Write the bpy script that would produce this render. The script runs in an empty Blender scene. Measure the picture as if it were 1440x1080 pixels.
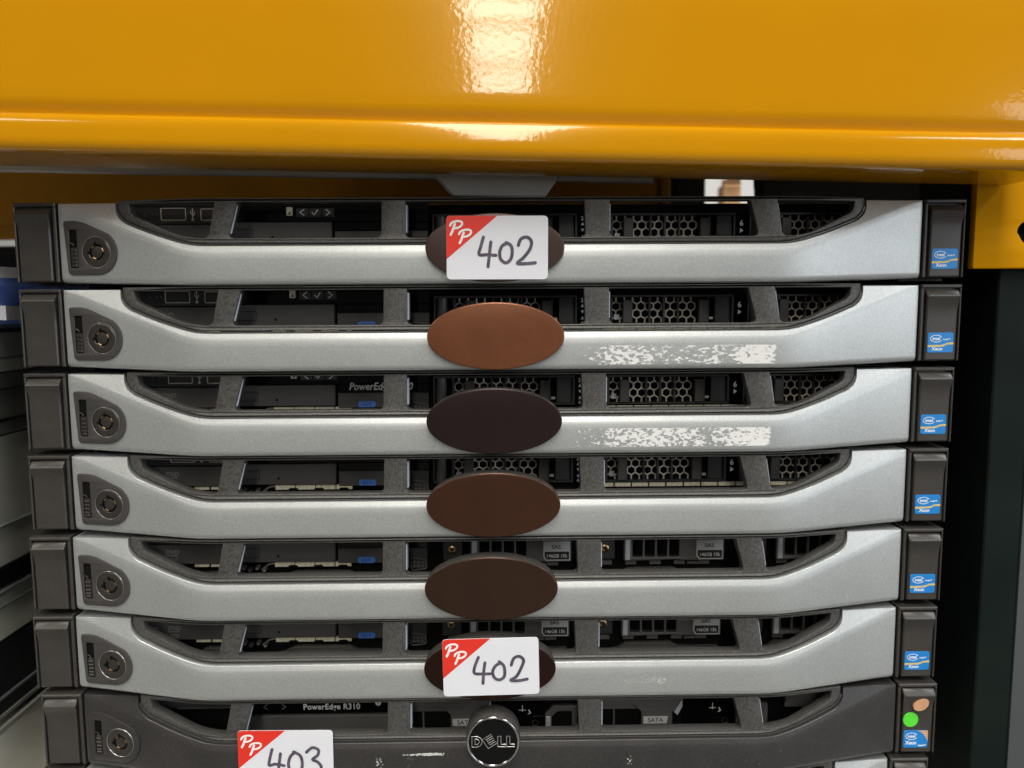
import bpy, bmesh, math, random
from mathutils import Vector, Matrix, noise

random.seed(7)
scene = bpy.context.scene
COL = scene.collection
MM = 0.001

# ------------------------------------------------------------------ camera
cam_d = bpy.data.cameras.new("camera")
cam = bpy.data.objects.new("camera", cam_d)
COL.objects.link(cam)
YAW, PITCH, ROLL = 0.0136, -0.1018, -0.0059
cy, sy, cp, sp = math.cos(YAW), math.sin(YAW), math.cos(PITCH), math.sin(PITCH)
fw = Vector((sy * cp, cy * cp, sp))
rt = Vector((cy, -sy, 0.0))
up = rt.cross(fw)
r2 = rt * math.cos(ROLL) + up * math.sin(ROLL)
u2 = up * math.cos(ROLL) - rt * math.sin(ROLL)
m = Matrix((r2, u2, -fw)).transposed().to_4x4()
m.translation = Vector((5.33, -392.4, -52.96)) * MM
cam.matrix_world = m
cam_d.sensor_width = 36.0
cam_d.lens = 26.785
cam_d.clip_start = 0.02
cam_d.clip_end = 60.0
cam_d.dof.use_dof = True
cam_d.dof.focus_distance = 0.388
cam_d.dof.aperture_fstop = 10.0
scene.camera = cam

# ------------------------------------------------------------------ light
scene.view_settings.view_transform = 'Standard'
scene.view_settings.look = 'None'
scene.view_settings.exposure = 0.0
scene.view_settings.gamma = 1.0
world = bpy.data.worlds.new("World")
scene.world = world
world.use_nodes = True
bg = world.node_tree.nodes["Background"]
bg.inputs[0].default_value = (1.0, 0.99, 0.95, 1)
bg.inputs[1].default_value = 0.09


def area_lamp(x, y, z, sx, sy_, radiance, rot=(0, 0, 0), colour=(1, 0.96, 0.9)):
    d = bpy.data.lights.new("area_lamp", 'AREA')
    d.shape = 'RECTANGLE'
    d.size, d.size_y = sx, sy_
    d.energy = radiance * math.pi * sx * sy_
    d.color = colour
    o = bpy.data.objects.new("area_lamp", d)
    o.location = (x, y, z)
    o.rotation_euler = rot
    COL.objects.link(o)
    return o


# a row of ceiling light panels running away behind the camera, one more row each side
LZ = 2.55
for i in range(7):
    area_lamp(0.03, -8.95 + 1.31 * i, LZ, 0.66, 1.09, 20.0, colour=(1, 0.95, 0.86))
for i in range(3):
    area_lamp(2.9, -3.3 + 1.31 * i, LZ, 0.8, 1.09, 15.0, colour=(0.93, 0.97, 1.0))
    area_lamp(-2.9, -3.3 + 1.31 * i, LZ, 0.8, 1.09, 9.0, colour=(1.0, 0.95, 0.86))
# daylight of the open loading door along the aisle to the right
area_lamp(3.7, -3.4, 0.30, 2.3, 1.6, 3.9, rot=(math.radians(90), 0, math.radians(47)), colour=(0.88, 0.94, 1.0))
# unseen lamp added behind the rack to brighten the far wall and carton
area_lamp(0.9, 1.3, 2.4, 1.2, 0.8, 42.0)


# ------------------------------------------------------------------ materials
MATS = {}


def material(name, base, rough=0.5, metal=0.0, coat=0.0, coat_rough=0.05, spec=0.5,
             grain=0.0, grain_scale=1500.0, bump=0.0, bump_scale=1500.0, bump_dist=0.0002,
             blotch=0.0, blotch_scale=30.0, emit=None, tint=None):
    mt = bpy.data.materials.new(name)
    mt.use_nodes = True
    nt = mt.node_tree
    b = nt.nodes["Principled BSDF"]
    b.inputs["Base Color"].default_value = (*base, 1)
    b.inputs["Roughness"].default_value = rough
    b.inputs["Metallic"].default_value = metal
    b.inputs["Coat Weight"].default_value = coat
    b.inputs["Coat Roughness"].default_value = coat_rough
    b.inputs["Specular IOR Level"].default_value = spec
    if tint:
        b.inputs["Specular Tint"].default_value = (*tint, 1)
    tc = nt.nodes.new("ShaderNodeTexCoord")
    col_out = None
    if grain or blotch:
        rgb = nt.nodes.new("ShaderNodeRGB")
        rgb.outputs[0].default_value = (*base, 1)
        col_out = rgb.outputs[0]
        for amt, sc, det in ((grain, grain_scale, 2.0), (blotch, blotch_scale, 5.0)):
            if not amt:
                continue
            n = nt.nodes.new("ShaderNodeTexNoise")
            n.inputs["Scale"].default_value = sc
            n.inputs["Detail"].default_value = det
            nt.links.new(tc.outputs["Object"], n.inputs["Vector"])
            mr = nt.nodes.new("ShaderNodeMapRange")
            mr.inputs["From Min"].default_value = 0.3
            mr.inputs["From Max"].default_value = 0.7
            mr.inputs["To Min"].default_value = 1.0 - amt
            mr.inputs["To Max"].default_value = 1.0 + amt
            nt.links.new(n.outputs["Fac"], mr.inputs["Value"])
            mx = nt.nodes.new("ShaderNodeMix")
            mx.data_type = 'RGBA'
            mx.blend_type = 'MULTIPLY'
            mx.inputs["Factor"].default_value = 1.0
            nt.links.new(col_out, mx.inputs[6])
            nt.links.new(mr.outputs[0], mx.inputs[7])
            col_out = mx.outputs[2]
        nt.links.new(col_out, b.inputs["Base Color"])
    if bump:
        n = nt.nodes.new("ShaderNodeTexNoise")
        n.inputs["Scale"].default_value = bump_scale
        n.inputs["Detail"].default_value = 3.0
        nt.links.new(tc.outputs["Object"], n.inputs["Vector"])
        bp = nt.nodes.new("ShaderNodeBump")
        bp.inputs["Strength"].default_value = bump
        bp.inputs["Distance"].default_value = bump_dist
        nt.links.new(n.outputs["Fac"], bp.inputs["Height"])
        nt.links.new(bp.outputs["Normal"], b.inputs["Normal"])
        if coat:
            nt.links.new(bp.outputs["Normal"], b.inputs["Coat Normal"])
    if emit:
        b.inputs["Emission Color"].default_value = (*base, 1)
        b.inputs["Emission Strength"].default_value = emit
    MATS[name] = mt
    return mt


material("silver_paint", (0.520, 0.538, 0.536), rough=0.43, metal=0.62, grain=0.09, grain_scale=1100, bump=0.10, bump_scale=1300, blotch=0.04, blotch_scale=40)
material("gunmetal_paint", (0.052, 0.049, 0.049), rough=0.40, metal=0.35, grain=0.18, grain_scale=1100, bump=0.2, bump_scale=1200, blotch=0.12, blotch_scale=60)
material("charcoal_grain", (0.084, 0.081, 0.076), rough=0.45, metal=0.25, grain=0.36, grain_scale=1050, bump=0.6, bump_scale=1000, blotch=0.08)
material("dark_trim", (0.10, 0.10, 0.098), rough=0.4, metal=0.3, grain=0.2, grain_scale=2000)
material("ear_plastic", (0.046, 0.042, 0.038), rough=0.33, grain=0.15, grain_scale=1100, bump=0.25, bump_scale=1200, blotch=0.10, blotch_scale=80)
material("lock_plastic", (0.052, 0.047, 0.046), rough=0.5, grain=0.12, grain_scale=2500, blotch=0.06, blotch_scale=90)
material("lock_steel", (0.075, 0.068, 0.062), rough=0.35, metal=0.6, grain=0.15, grain_scale=2500)
material("brass", (0.60, 0.42, 0.20), rough=0.3, metal=1.0)
material("bright_metal", (0.55, 0.55, 0.55), rough=0.3, metal=0.9)
material("black_void", (0.006, 0.006, 0.006), rough=0.8, spec=0.1)
material("chassis_steel", (0.030, 0.029, 0.028), rough=0.5, metal=0.3, blotch=0.15)
material("black_gloss", (0.004, 0.004, 0.0045), rough=0.12, spec=0.25)
material("drive_grey", (0.088, 0.084, 0.079), rough=0.5, grain=0.12, grain_scale=2500, blotch=0.08)
material("carrier_grey", (0.052, 0.052, 0.053), rough=0.38, grain=0.1, grain_scale=2500)
material("carrier_mid", (0.14, 0.135, 0.13), rough=0.42, metal=0.2, grain=0.1, grain_scale=2500)
material("carrier_silver", (0.66, 0.68, 0.72), rough=0.4, metal=0.3)
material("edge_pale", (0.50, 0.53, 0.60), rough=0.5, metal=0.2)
material("scuff_light", (0.72, 0.72, 0.71), rough=0.6)
material("mesh_steel", (0.90, 0.80, 0.66), rough=0.45, metal=0.15)
material("vent_pale", (0.82, 0.77, 0.58), rough=0.5, metal=0.1, grain=0.2, grain_scale=700)
material("print_white", (0.88, 0.88, 0.86), rough=0.6)
material("print_grey", (0.28, 0.28, 0.28), rough=0.6)
material("print_black", (0.02, 0.02, 0.022), rough=0.6)
material("tab_blue", (0.09, 0.26, 0.75), rough=0.45)
material("tab_text", (0.03, 0.10, 0.32), rough=0.5)
material("label_white", (0.78, 0.79, 0.84), rough=0.45, blotch=0.02, blotch_scale=60)
material("label_red", (0.78, 0.035, 0.020), rough=0.4)
material("marker_ink", (0.095, 0.075, 0.115), rough=0.5, blotch=0.45, blotch_scale=260)
material("sticker_blue", (0.012, 0.22, 0.62), rough=0.35, blotch=0.1, blotch_scale=140)
material("sticker_yellow", (0.70, 0.52, 0.16), rough=0.4, blotch=0.25, blotch_scale=500)
material("sticker_peach", (0.62, 0.36, 0.20), rough=0.5)
material("dot_peach", (0.60, 0.32, 0.18), rough=0.5, blotch=0.08, blotch_scale=300)
material("dot_green", (0.10, 0.72, 0.04), rough=0.5, blotch=0.05, blotch_scale=300)
material("grey_label", (0.62, 0.63, 0.63), rough=0.5)
material("chrome", (0.6, 0.6, 0.6), rough=0.15, metal=1.0)
BADGE = [(0.080, 0.052, 0.044), (0.20, 0.072, 0.033), (0.026, 0.015, 0.015), (0.064, 0.026, 0.014), (0.045, 0.023, 0.014), (0.022, 0.008, 0.004)]
for i, c in enumerate(BADGE):
    material("badge_brown_%d" % i, c, rough=0.30, metal=0.45, spec=0.4, grain=0.14, grain_scale=2400, blotch=0.10, blotch_scale=45)
material("badge_side", (0.05, 0.046, 0.042), rough=0.55, grain=0.4, grain_scale=1500)
material("beam_yellow", (0.57, 0.247, 0.0001), rough=0.17, coat=0.75, coat_rough=0.03, spec=0.22, tint=(1.0, 0.9, 0.6), bump=1.0, bump_scale=420, bump_dist=0.00003, blotch=0.025, blotch_scale=14)
material("plate_yellow", (0.56, 0.25, 0.0003), rough=0.6, spec=0.05, blotch=0.04, blotch_scale=30)
material("beam_orange", (0.80, 0.37, 0.004), rough=0.45, blotch=0.08, blotch_scale=10)
material("deck_grey", (0.82, 0.80, 0.75), rough=0.5, metal=0.1, blotch=0.08, blotch_scale=18)
material("upright_green", (0.006, 0.011, 0.009), rough=0.6, spec=0.12, blotch=0.25, blotch_scale=25, bump=0.1, bump_scale=300)
material("post_dark", (0.016, 0.014, 0.012), rough=0.55, blotch=0.2, blotch_scale=20)
material("scrape", (0.62, 0.60, 0.55), rough=0.6)
material("scratch_dark", (0.05, 0.025, 0.008), rough=0.7)
material("nbr_grey", (0.46, 0.46, 0.39), rough=0.5, metal=0.0, blotch=0.12, blotch_scale=22)
material("nbr_dark", (0.16, 0.16, 0.14), rough=0.5, metal=0.0, blotch=0.15, blotch_scale=22)
material("nbr_black", (0.008, 0.009, 0.010), rough=0.35)
material("rail_bright", (0.42, 0.45, 0.47), rough=0.3, metal=0.8)
material("crate_blue", (0.22, 0.38, 1.0), rough=0.45, blotch=0.05, blotch_scale=20)
material("crate_lid", (0.70, 0.74, 0.80), rough=0.5, blotch=0.05, blotch_scale=20)
material("navy", (0.012, 0.018, 0.03), rough=0.6)
material("wall_white", (0.80, 0.80, 0.78), rough=0.8, blotch=0.03, blotch_scale=3)
material("carton_brown", (0.40, 0.22, 0.10), rough=0.8, blotch=0.2, blotch_scale=6)
material("cabinet_grey", (0.075, 0.082, 0.082), rough=0.5, blotch=0.05, blotch_scale=8)
material("floor_concrete", (0.10, 0.098, 0.092), rough=0.7, blotch=0.15, blotch_scale=3)


def flake_material(name, base, scale, stretch, shift=0.0):
    """torn paper: opaque where noise stays under the vertex attribute 'cover'"""
    mt = bpy.data.materials.new(name)
    mt.use_nodes = True
    nt = mt.node_tree
    b = nt.nodes["Principled BSDF"]
    b.inputs["Base Color"].default_value = (*base, 1)
    b.inputs["Roughness"].default_value = 0.7
    tc = nt.nodes.new("ShaderNodeTexCoord")
    mp = nt.nodes.new("ShaderNodeMapping")
    mp.inputs["Scale"].default_value = (1, 1, stretch)
    mp.inputs["Rotation"].default_value = (0, 0.45, 0)
    mp.inputs["Location"].default_value = (shift, shift * 0.7, 0)
    nt.links.new(tc.outputs["Object"], mp.inputs["Vector"])
    n = nt.nodes.new("ShaderNodeTexNoise")
    n.inputs["Scale"].default_value = scale
    n.inputs["Detail"].default_value = 6
    n.inputs["Roughness"].default_value = 0.62
    nt.links.new(mp.outputs[0], n.inputs["Vector"])
    at = nt.nodes.new("ShaderNodeAttribute")
    at.attribute_name = "cover"
    sub = nt.nodes.new("ShaderNodeMath")
    sub.operation = 'SUBTRACT'
    nt.links.new(at.outputs["Fac"], sub.inputs[0])
    nt.links.new(n.outputs["Fac"], sub.inputs[1])
    mr = nt.nodes.new("ShaderNodeMapRange")
    mr.inputs["From Min"].default_value = -0.006
    mr.inputs["From Max"].default_value = 0.006
    nt.links.new(sub.outputs[0], mr.inputs["Value"])
    nt.links.new(mr.outputs[0], b.inputs["Alpha"])
    MATS[name] = mt


flake_material("torn_paper", (0.78, 0.78, 0.77), 360.0, 2.0)
flake_material("torn_paper_fine", (0.78, 0.78, 0.77), 430.0, 1.7, 3.3)
flake_material("scuff", (0.60, 0.60, 0.57), 900.0, 1.4)

# ------------------------------------------------------------------ geometry helpers (all in millimetres)
MESHES = {}


class MB:
    def __init__(self):
        self.v, self.f = [], []

    def add(self, vs, fs):
        o = len(self.v)
        self.v += [tuple(p) for p in vs]
        self.f += [tuple(i + o for i in f) for f in fs]
        return self

    def box(self, x0, x1, y0, y1, z0, z1, c=0.0):
        """box; c chamfers the front (y0) face's edges"""
        if c <= 0:
            vs = [(x0, y0, z0), (x1, y0, z0), (x1, y1, z0), (x0, y1, z0), (x0, y0, z1), (x1, y0, z1), (x1, y1, z1), (x0, y1, z1)]
            fs = [(0, 1, 5, 4), (1, 2, 6, 5), (2, 3, 7, 6), (3, 0, 4, 7), (4, 5, 6, 7), (3, 2, 1, 0)]
        else:
            vs = [(x0 + c, y0, z0 + c), (x1 - c, y0, z0 + c), (x1 - c, y0, z1 - c), (x0 + c, y0, z1 - c),
                  (x0, y0 + c, z0), (x1, y0 + c, z0), (x1, y0 + c, z1), (x0, y0 + c, z1),
                  (x0, y1, z0), (x1, y1, z0), (x1, y1, z1), (x0, y1, z1)]
            fs = [(0, 1, 2, 3), (4, 5, 1, 0), (5, 6, 2, 1), (6, 7, 3, 2), (7, 4, 0, 3),
                  (8, 9, 5, 4), (9, 10, 6, 5), (10, 11, 7, 6), (11, 8, 4, 7), (11, 10, 9, 8)]
        return self.add(vs, fs)

    def prism(self, poly, y0, y1, c=0.0):
        """polygon [(x,z)] (counter-clockwise seen from the front) from y0 (front) to y1; c = front chamfer"""
        a = sum(poly[i][0] * poly[(i + 1) % len(poly)][1] - poly[(i + 1) % len(poly)][0] * poly[i][1] for i in range(len(poly)))
        if a < 0:
            poly = poly[::-1]
        n = len(poly)
        rings = []
        if c > 0:
            rings.append([(p[0], y0, p[1]) for p in inset(poly, c)])
            rings.append([(p[0], y0 + c, p[1]) for p in poly])
        else:
            rings.append([(p[0], y0, p[1]) for p in poly])
        rings.append([(p[0], y1, p[1]) for p in poly])
        vs = [p for r in rings for p in r]
        fs = [tuple(range(n))]
        for k in range(len(rings) - 1):
            for i in range(n):
                j = (i + 1) % n
                fs.append((k * n + i, (k + 1) * n + i, (k + 1) * n + j, k * n + j))
        fs.append(tuple((len(rings) - 1) * n + i for i in range(n))[::-1])
        return self.add(vs, fs)

    def tube(self, pts, r, flat=1.0, seg=8, closed=False):
        """tube through 3D points; flat squashes it in Y"""
        P = [Vector(p) for p in pts]
        n = len(P)
        vs, fs = [], []
        for i in range(n):
            if closed:
                d = P[(i + 1) % n] - P[i - 1]
            else:
                d = P[min(i + 1, n - 1)] - P[max(i - 1, 0)]
            d.normalize()
            a = Vector((0, 1, 0)) if abs(d.y) < 0.9 else Vector((1, 0, 0))
            s = d.cross(a).normalized()
            t = s.cross(d).normalized()
            for k in range(seg):
                an = 2 * math.pi * k / seg
                vs.append(P[i] + s * (math.cos(an) * r) + t * (math.sin(an) * r * flat))
        m_ = n if closed else n - 1
        for i in range(m_):
            for k in range(seg):
                a0, a1 = i * seg + k, i * seg + (k + 1) % seg
                b0, b1 = ((i + 1) % n) * seg + k, ((i + 1) % n) * seg + (k + 1) % seg
                fs.append((a0, b0, b1, a1))
        if not closed:
            fs.append(tuple(range(seg)))
            fs.append(tuple((n - 1) * seg + k for k in range(seg))[::-1])
        return self.add(vs, fs)

    def stroke(self, pts, w, y, th=0.06):
        """pen stroke with round ends: flat ribbon of width w at depth y (front), pts = [(x,z)]"""
        P = [Vector((p[0], p[1])) for p in pts]
        n = len(P)
        L, R = [], []
        for i in range(n):
            d = (P[min(i + 1, n - 1)] - P[max(i - 1, 0)]).normalized()
            nn = Vector((-d.y, d.x))
            L.append(P[i] + nn * w / 2)
            R.append(P[i] - nn * w / 2)
        d1 = (P[-1] - P[-2]).normalized()
        d0 = (P[0] - P[1]).normalized()

        def cap(c, d):
            nn = Vector((-d.y, d.x))
            return [c + (nn * math.cos(a) + d * math.sin(a)) * w / 2 for a in (math.radians(x) for x in (36, 72, 108, 144))]
        ring = R + cap(P[-1], d1)[::-1] + L[::-1] + cap(P[0], d0)[::-1]
        # quads along the ribbon plus two fans for the round ends
        vs = [(p.x, y - 0.0015 * i, p.y) for i, p in enumerate(L)] + [(p.x, y - 0.0015 * i, p.y) for i, p in enumerate(R)]
        fs = [(i, n + i, n + i + 1, i + 1) for i in range(n - 1)]
        e = [(p.x, y - 0.0015 * (n - 1), p.y) for p in cap(P[-1], d1)]
        o = len(vs)
        vs += e
        fs.append((n - 1, *range(o, o + 4), 2 * n - 1)[::-1])
        s = [(p.x, y, p.y) for p in cap(P[0], d0)]
        o = len(vs)
        vs += s
        fs.append((n, *range(o, o + 4), 0)[::-1])
        return self.add(vs, fs)

    def lathe(self, cx, cz, prof, seg=32, sx=1.0, sz=1.0):
        """profile [(radius, y)] from front centre outwards, about the Y axis"""
        vs, fs = [], []
        for r, y in prof:
            for k in range(seg):
                a = 2 * math.pi * k / seg
                vs.append((cx + math.cos(a) * r * sx, y, cz + math.sin(a) * r * sz))
        for i in range(len(prof) - 1):
            for k in range(seg):
                j = (k + 1) % seg
                fs.append((i * seg + k, (i + 1) * seg + k, (i + 1) * seg + j, i * seg + j))
        fs.append(tuple(range(seg)))
        return self.add(vs, fs)

    def mesh(self, name, angle=30, bend=None):
        me = bpy.data.meshes.new(name)
        vs = self.v
        if bend:
            vs = [(x, y + bend(x), z) for x, y, z in vs]
        me.from_pydata([(x * MM, y * MM, z * MM) for x, y, z in vs], [], self.f)
        bm = bmesh.new()
        bm.from_mesh(me)
        bmesh.ops.recalc_face_normals(bm, faces=bm.faces)
        bm.to_mesh(me)
        bm.free()
        finish(me, angle)
        return me


def finish(me, angle):
    me.update()
    if angle is not None:
        for p in me.polygons:
            p.use_smooth = True
        me.set_sharp_from_angle(angle=math.radians(angle))


def inset(poly, c):
    n = len(poly)
    out = []
    for i in range(n):
        a, b, d = Vector(poly[i - 1]), Vector(poly[i]), Vector(poly[(i + 1) % n])
        e0, e1 = (b - a).normalized(), (d - b).normalized()
        n0, n1 = Vector((-e0.y, e0.x)), Vector((-e1.y, e1.x))
        t = (n0 + n1)
        k = max(0.35, 1 + n0.dot(n1))
        out.append(tuple(b + t * (c / k)))
    return out


def fillet(poly, r, seg=4):
    """round the corners of a polygon; r is one radius or a list"""
    n = len(poly)
    out = []
    for i in range(n):
        rr = r[i] if isinstance(r, (list, tuple)) else r
        a, b, d = Vector(poly[i - 1]), Vector(poly[i]), Vector(poly[(i + 1) % n])
        e0, e1 = (a - b), (d - b)
        l = min(rr, e0.length * 0.48, e1.length * 0.48)
        if l < 1e-4:
            out.append(tuple(b))
            continue
        p0, p1 = b + e0.normalized() * l, b + e1.normalized() * l
        for k in range(seg + 1):
            t = k / seg
            out.append(tuple(p0 * (1 - t) ** 2 + b * 2 * t * (1 - t) + p1 * t * t))
    return out


def resample(poly, step):
    out = []
    n = len(poly)
    for i in range(n):
        a, b = Vector(poly[i]), Vector(poly[(i + 1) % n])
        k = max(1, int((b - a).length / step))
        for j in range(k):
            out.append(tuple(a + (b - a) * (j / k)))
    return out


def rrect(x0, x1, z0, z1, r, seg=4):
    return fillet([(x0, z0), (x1, z0), (x1, z1), (x0, z1)], r, seg)


def curve_mesh(cu, name, conv, angle, bend=None):
    """turn a curve or text datablock into a mesh; conv maps local (x,y,z) to millimetres"""
    o = bpy.data.objects.new("temp", cu)
    COL.objects.link(o)
    bpy.context.view_layer.update()
    me = bpy.data.meshes.new_from_object(o.evaluated_get(bpy.context.evaluated_depsgraph_get()))
    bpy.data.objects.remove(o)
    me.name = name
    me.materials.clear()
    for v in me.vertices:
        x, y, z = conv(*v.co)
        if bend:
            y += bend(x)
        v.co = (x * MM, y * MM, z * MM)
    bm = bmesh.new()
    bm.from_mesh(me)
    bmesh.ops.remove_doubles(bm, verts=bm.verts, dist=1e-7)
    bm.to_mesh(me)
    bm.free()
    finish(me, angle)
    return me


def sheet(name, outlines, y0, y1, bevel, angle=25, bend=None):
    """plate with holes: outlines[0] is the rim, the rest are openings; front at y0"""
    cu = bpy.data.curves.new(name, 'CURVE')
    cu.dimensions = '2D'
    cu.fill_mode = 'BOTH'
    for pl in outlines:
        s = cu.splines.new('POLY')
        s.points.add(len(pl) - 1)
        for p, q in zip(s.points, pl):
            p.co = (q[0], q[1], 0, 1)
        s.use_cyclic_u = True
    e = (y1 - y0) / 2
    cu.extrude = e - bevel
    cu.bevel_depth = bevel
    cu.bevel_resolution = 1
    cu.offset = -bevel
    mid = (y0 + y1) / 2
    return curve_mesh(cu, name, lambda x, y, z: (x, mid - z, y), angle, bend)


def text_mesh(name, s, size, x, z, y, shear=0.0, sx=1.0, bold=0.0, space=1.0, align='LEFT', rot=0.0, bend=None, fit=None):
    cu = bpy.data.curves.new(name, 'FONT')
    cu.body = s
    cu.size = size
    cu.shear = shear
    cu.offset = bold
    cu.space_character = space
    cu.align_x = align
    cu.extrude = 0.03
    cu.resolution_u = 3
    ca, sa = math.cos(rot), math.sin(rot)
    if fit:                                   # stretch to a given width
        probe = curve_mesh(cu, name, lambda a, b, c: (a, b, c), None)
        xs = [v.co.x / MM for v in probe.vertices]
        sx = fit / (max(xs) - min(xs))
        bpy.data.meshes.remove(probe)
    return curve_mesh(cu, name, lambda a, b, c: (x + a * sx * ca - b * sa, y - c, z + a * sx * sa + b * ca), None, bend)


def link(name, me, mat, parent=None, label=None):
    o = bpy.data.objects.new(name, me)
    COL.objects.link(o)
    if parent:
        o.parent = parent
    if mat:
        if len(me.materials) == 0:
            me.materials.append(MATS[mat])
        if me.materials[0] is not MATS[mat]:
            o.material_slots[0].link = 'OBJECT'
            o.material_slots[0].material = MATS[mat]
    if label:
        o["label"] = label
    return o


TINY = {"vent_strip", "vent_notch", "indicator_dot", "socket_pin", "slot_bar", "cable_end", "lid_tick", "hex_grille", "arrow_mark", "brass_pin", "key_notch",
        "printed_mark", "usb_port", "initials", "hook", "paint_scrape", "adhesive_speck", "scuff_mark", "paper_residue", "scratch_mark", "frame_edge", "rub_mark"}


def part(key, name, fn, mat, parent, label=None):
    """one part; its mesh is built once and shared under key"""
    if key not in MESHES:
        MESHES[key] = fn()
    o = link(name, MESHES[key], mat, parent, label)
    if name in TINY:
        o["kind"] = "stuff"            # bits too small to pick apart
    return o


def thing(name, label, cat, loc=(0, 0, 0), group=None):
    o = bpy.data.objects.new(name, None)
    o.empty_display_size = 0.02
    o.location = Vector(loc) * MM
    COL.objects.link(o)
    o["label"], o["category"] = label, cat
    if group:
        o["group"] = group
    return o


def tag(o, label, cat, group=None):
    o["label"], o["category"] = label, cat
    if group:
        o["group"] = group
    return o


# ------------------------------------------------------------------ server bezel shape
PITCH_MM = 43.0
ZB = 42.6                 # local z of the ear's top edge above the thing's base


def lerp_table(tab, x):
    if x <= tab[0][0]:
        return tab[0][1]
    for (a, va), (b, vb) in zip(tab, tab[1:]):
        if x <= b:
            t = (x - a) / (b - a)
            return va + (vb - va) * t
    return tab[-1][1]


def smooth_table(tab, x, w):
    return sum(lerp_table(tab, x + w * k / 4.0) for k in range(-4, 5)) / 9.0


FT = [(0, -13.0), (150, -13.0), (219, 0.5)]
ST = [(0, 22.7), (147, 22.7), (153, 21.5), (169.5, 16.4), (184, 10.6), (187.2, 7.6), (188.4, 4.2)]
RT = [(0, 26.3), (150, 26.3), (219, 0.7)]
BT = [(0, 41.9), (150, 41.9), (219, 39.8)]


def face_y(u):
    return smooth_table(FT, abs(u), 10.0)


def rim_v(u):
    a = abs(u)
    return smooth_table(ST, a, 6.0) if a < 178 else lerp_table(ST, a)


def ridge_v(u):
    return smooth_table(RT, abs(u), 7.0)


def chamfer_slope(u):
    a = abs(u)
    return 0.38 if a < 140 else (0.34 if a > 172 else 0.38 - 0.04 * (a - 140) / 32)


def rim_y(u):
    """depth of the recessed window frame behind the bar's face"""
    a = min(abs(u), 188.0)
    return face_y(u) + min(4.2, max(3.0, (ridge_v(a) - rim_v(a)) * chamfer_slope(a)))


def z(v):
    return ZB - v


def make_bezel():
    b = MB()
    us = sorted(set([-219, -218.6, -217.5] + [-216 + 3 * i for i in range(145)] + [216, 217.5, 218.6, 219, -188.5, -189.0, 188.5, 189.0, -187.5, 187.5]))
    rows = []
    for u in us:
        a = abs(u)
        yf = face_y(u)
        S = rim_v(u) if a < 188.7 else 0.5
        R = ridge_v(u)
        B = smooth_table(BT, a, 8)
        S = min(S, R - 0.15)
        k = chamfer_slope(u)
        c = (R - S) * k
        e = 0.9 if a > 218.7 else (0.35 if a > 218 else 0.0)      # rounded outer ends
        w = min(1.0, (R - S) / 3.0)
        sec = [(S, yf + 13), (S, yf + c + 0.25), (S + 0.25 * w, yf + c * 0.94)]
        sec += [(R - 1.4 * w, yf + 1.4 * w * k + 0.05), (R - 0.6 * w, yf + 0.62 * w * k + 0.10), (R + 0.4, yf + 0.22), (R + 1.6, yf + 0.05), (R + 3.0, yf)]
        sec += [(B - 3.2, yf), (B - 2.2, yf + 0.12), (B - 1.3, yf + 0.5), (B - 0.6, yf + 1.1), (B - 0.15, yf + 2.0), (B, yf + 3.2), (B, yf + 13)]
        rows.append([(u, y + e, z(v)) for v, y in sec])
    n = len(rows[0])
    vs = [p for r in rows for p in r]
    fs = []
    for i in range(len(rows) - 1):
        for j in range(n - 1):
            fs.append((i * n + j, i * n + j + 1, (i + 1) * n + j + 1, (i + 1) * n + j))
    fs.append(tuple(range(n)))
    fs.append(tuple((len(rows) - 1) * n + j for j in range(n))[::-1])
    return b.add(vs, fs).mesh("bezel", 22)


WINDOWS = [
    ([(-181.4, 1.4), (-180.4, 6.6), (-155, 17.5), (-142.5, 18.9), (-140.2, 17.5), (-136.8, 1.4)], [0, 5, 14, 2, 2.2, 0]),
    ([(-125.6, 1.4), (-130.6, 18.8), (-55.5, 18.8), (-55, 1.4)], [0, 2.6, 2.8, 0]),
    ([(-43.3, 1.4), (-43.5, 19.0), (45.6, 19.0), (44.8, 1.4)], [0, 2.8, 2.6, 0]),
    ([(57.5, 1.4), (57.5, 18.8), (132, 18.8), (127.3, 1.4)], [0, 3.2, 2.8, 0]),
    ([(140.8, 1.4), (143.8, 19.0), (157, 17.9), (181.2, 6.4), (182.0, 1.4)], [0, 3.5, 10, 4, 0]),
]


def rim_poly(off):
    pts = []
    us = [-188.4 + off, -187.7 + off] + [-186 + 3 * i for i in range(125)] + [187.7 - off, 188.4 - off]
    for u in us:
        uu = max(-188.4 + off, min(188.4 - off, u))
        a = abs(uu) + off * 0.9
        pts.append((uu, z(max(1.2, rim_v(min(a, 188.3)) - off))))
    return pts


def make_frame():
    low = rim_poly(1.15)
    outer = low + [(low[-1][0], z(-0.6))] + [(u, z(-0.6)) for u in range(183, -184, -3)] + [(low[0][0], z(-0.6))]
    outs = [outer]
    for w, r in WINDOWS:
        outs.append(resample(fillet([(u, z(v)) for u, v in w], r, 5), 3.0))
    return sheet("window_frame", outs, 0.0, 6.5, 0.55, 28, rim_y)


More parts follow.
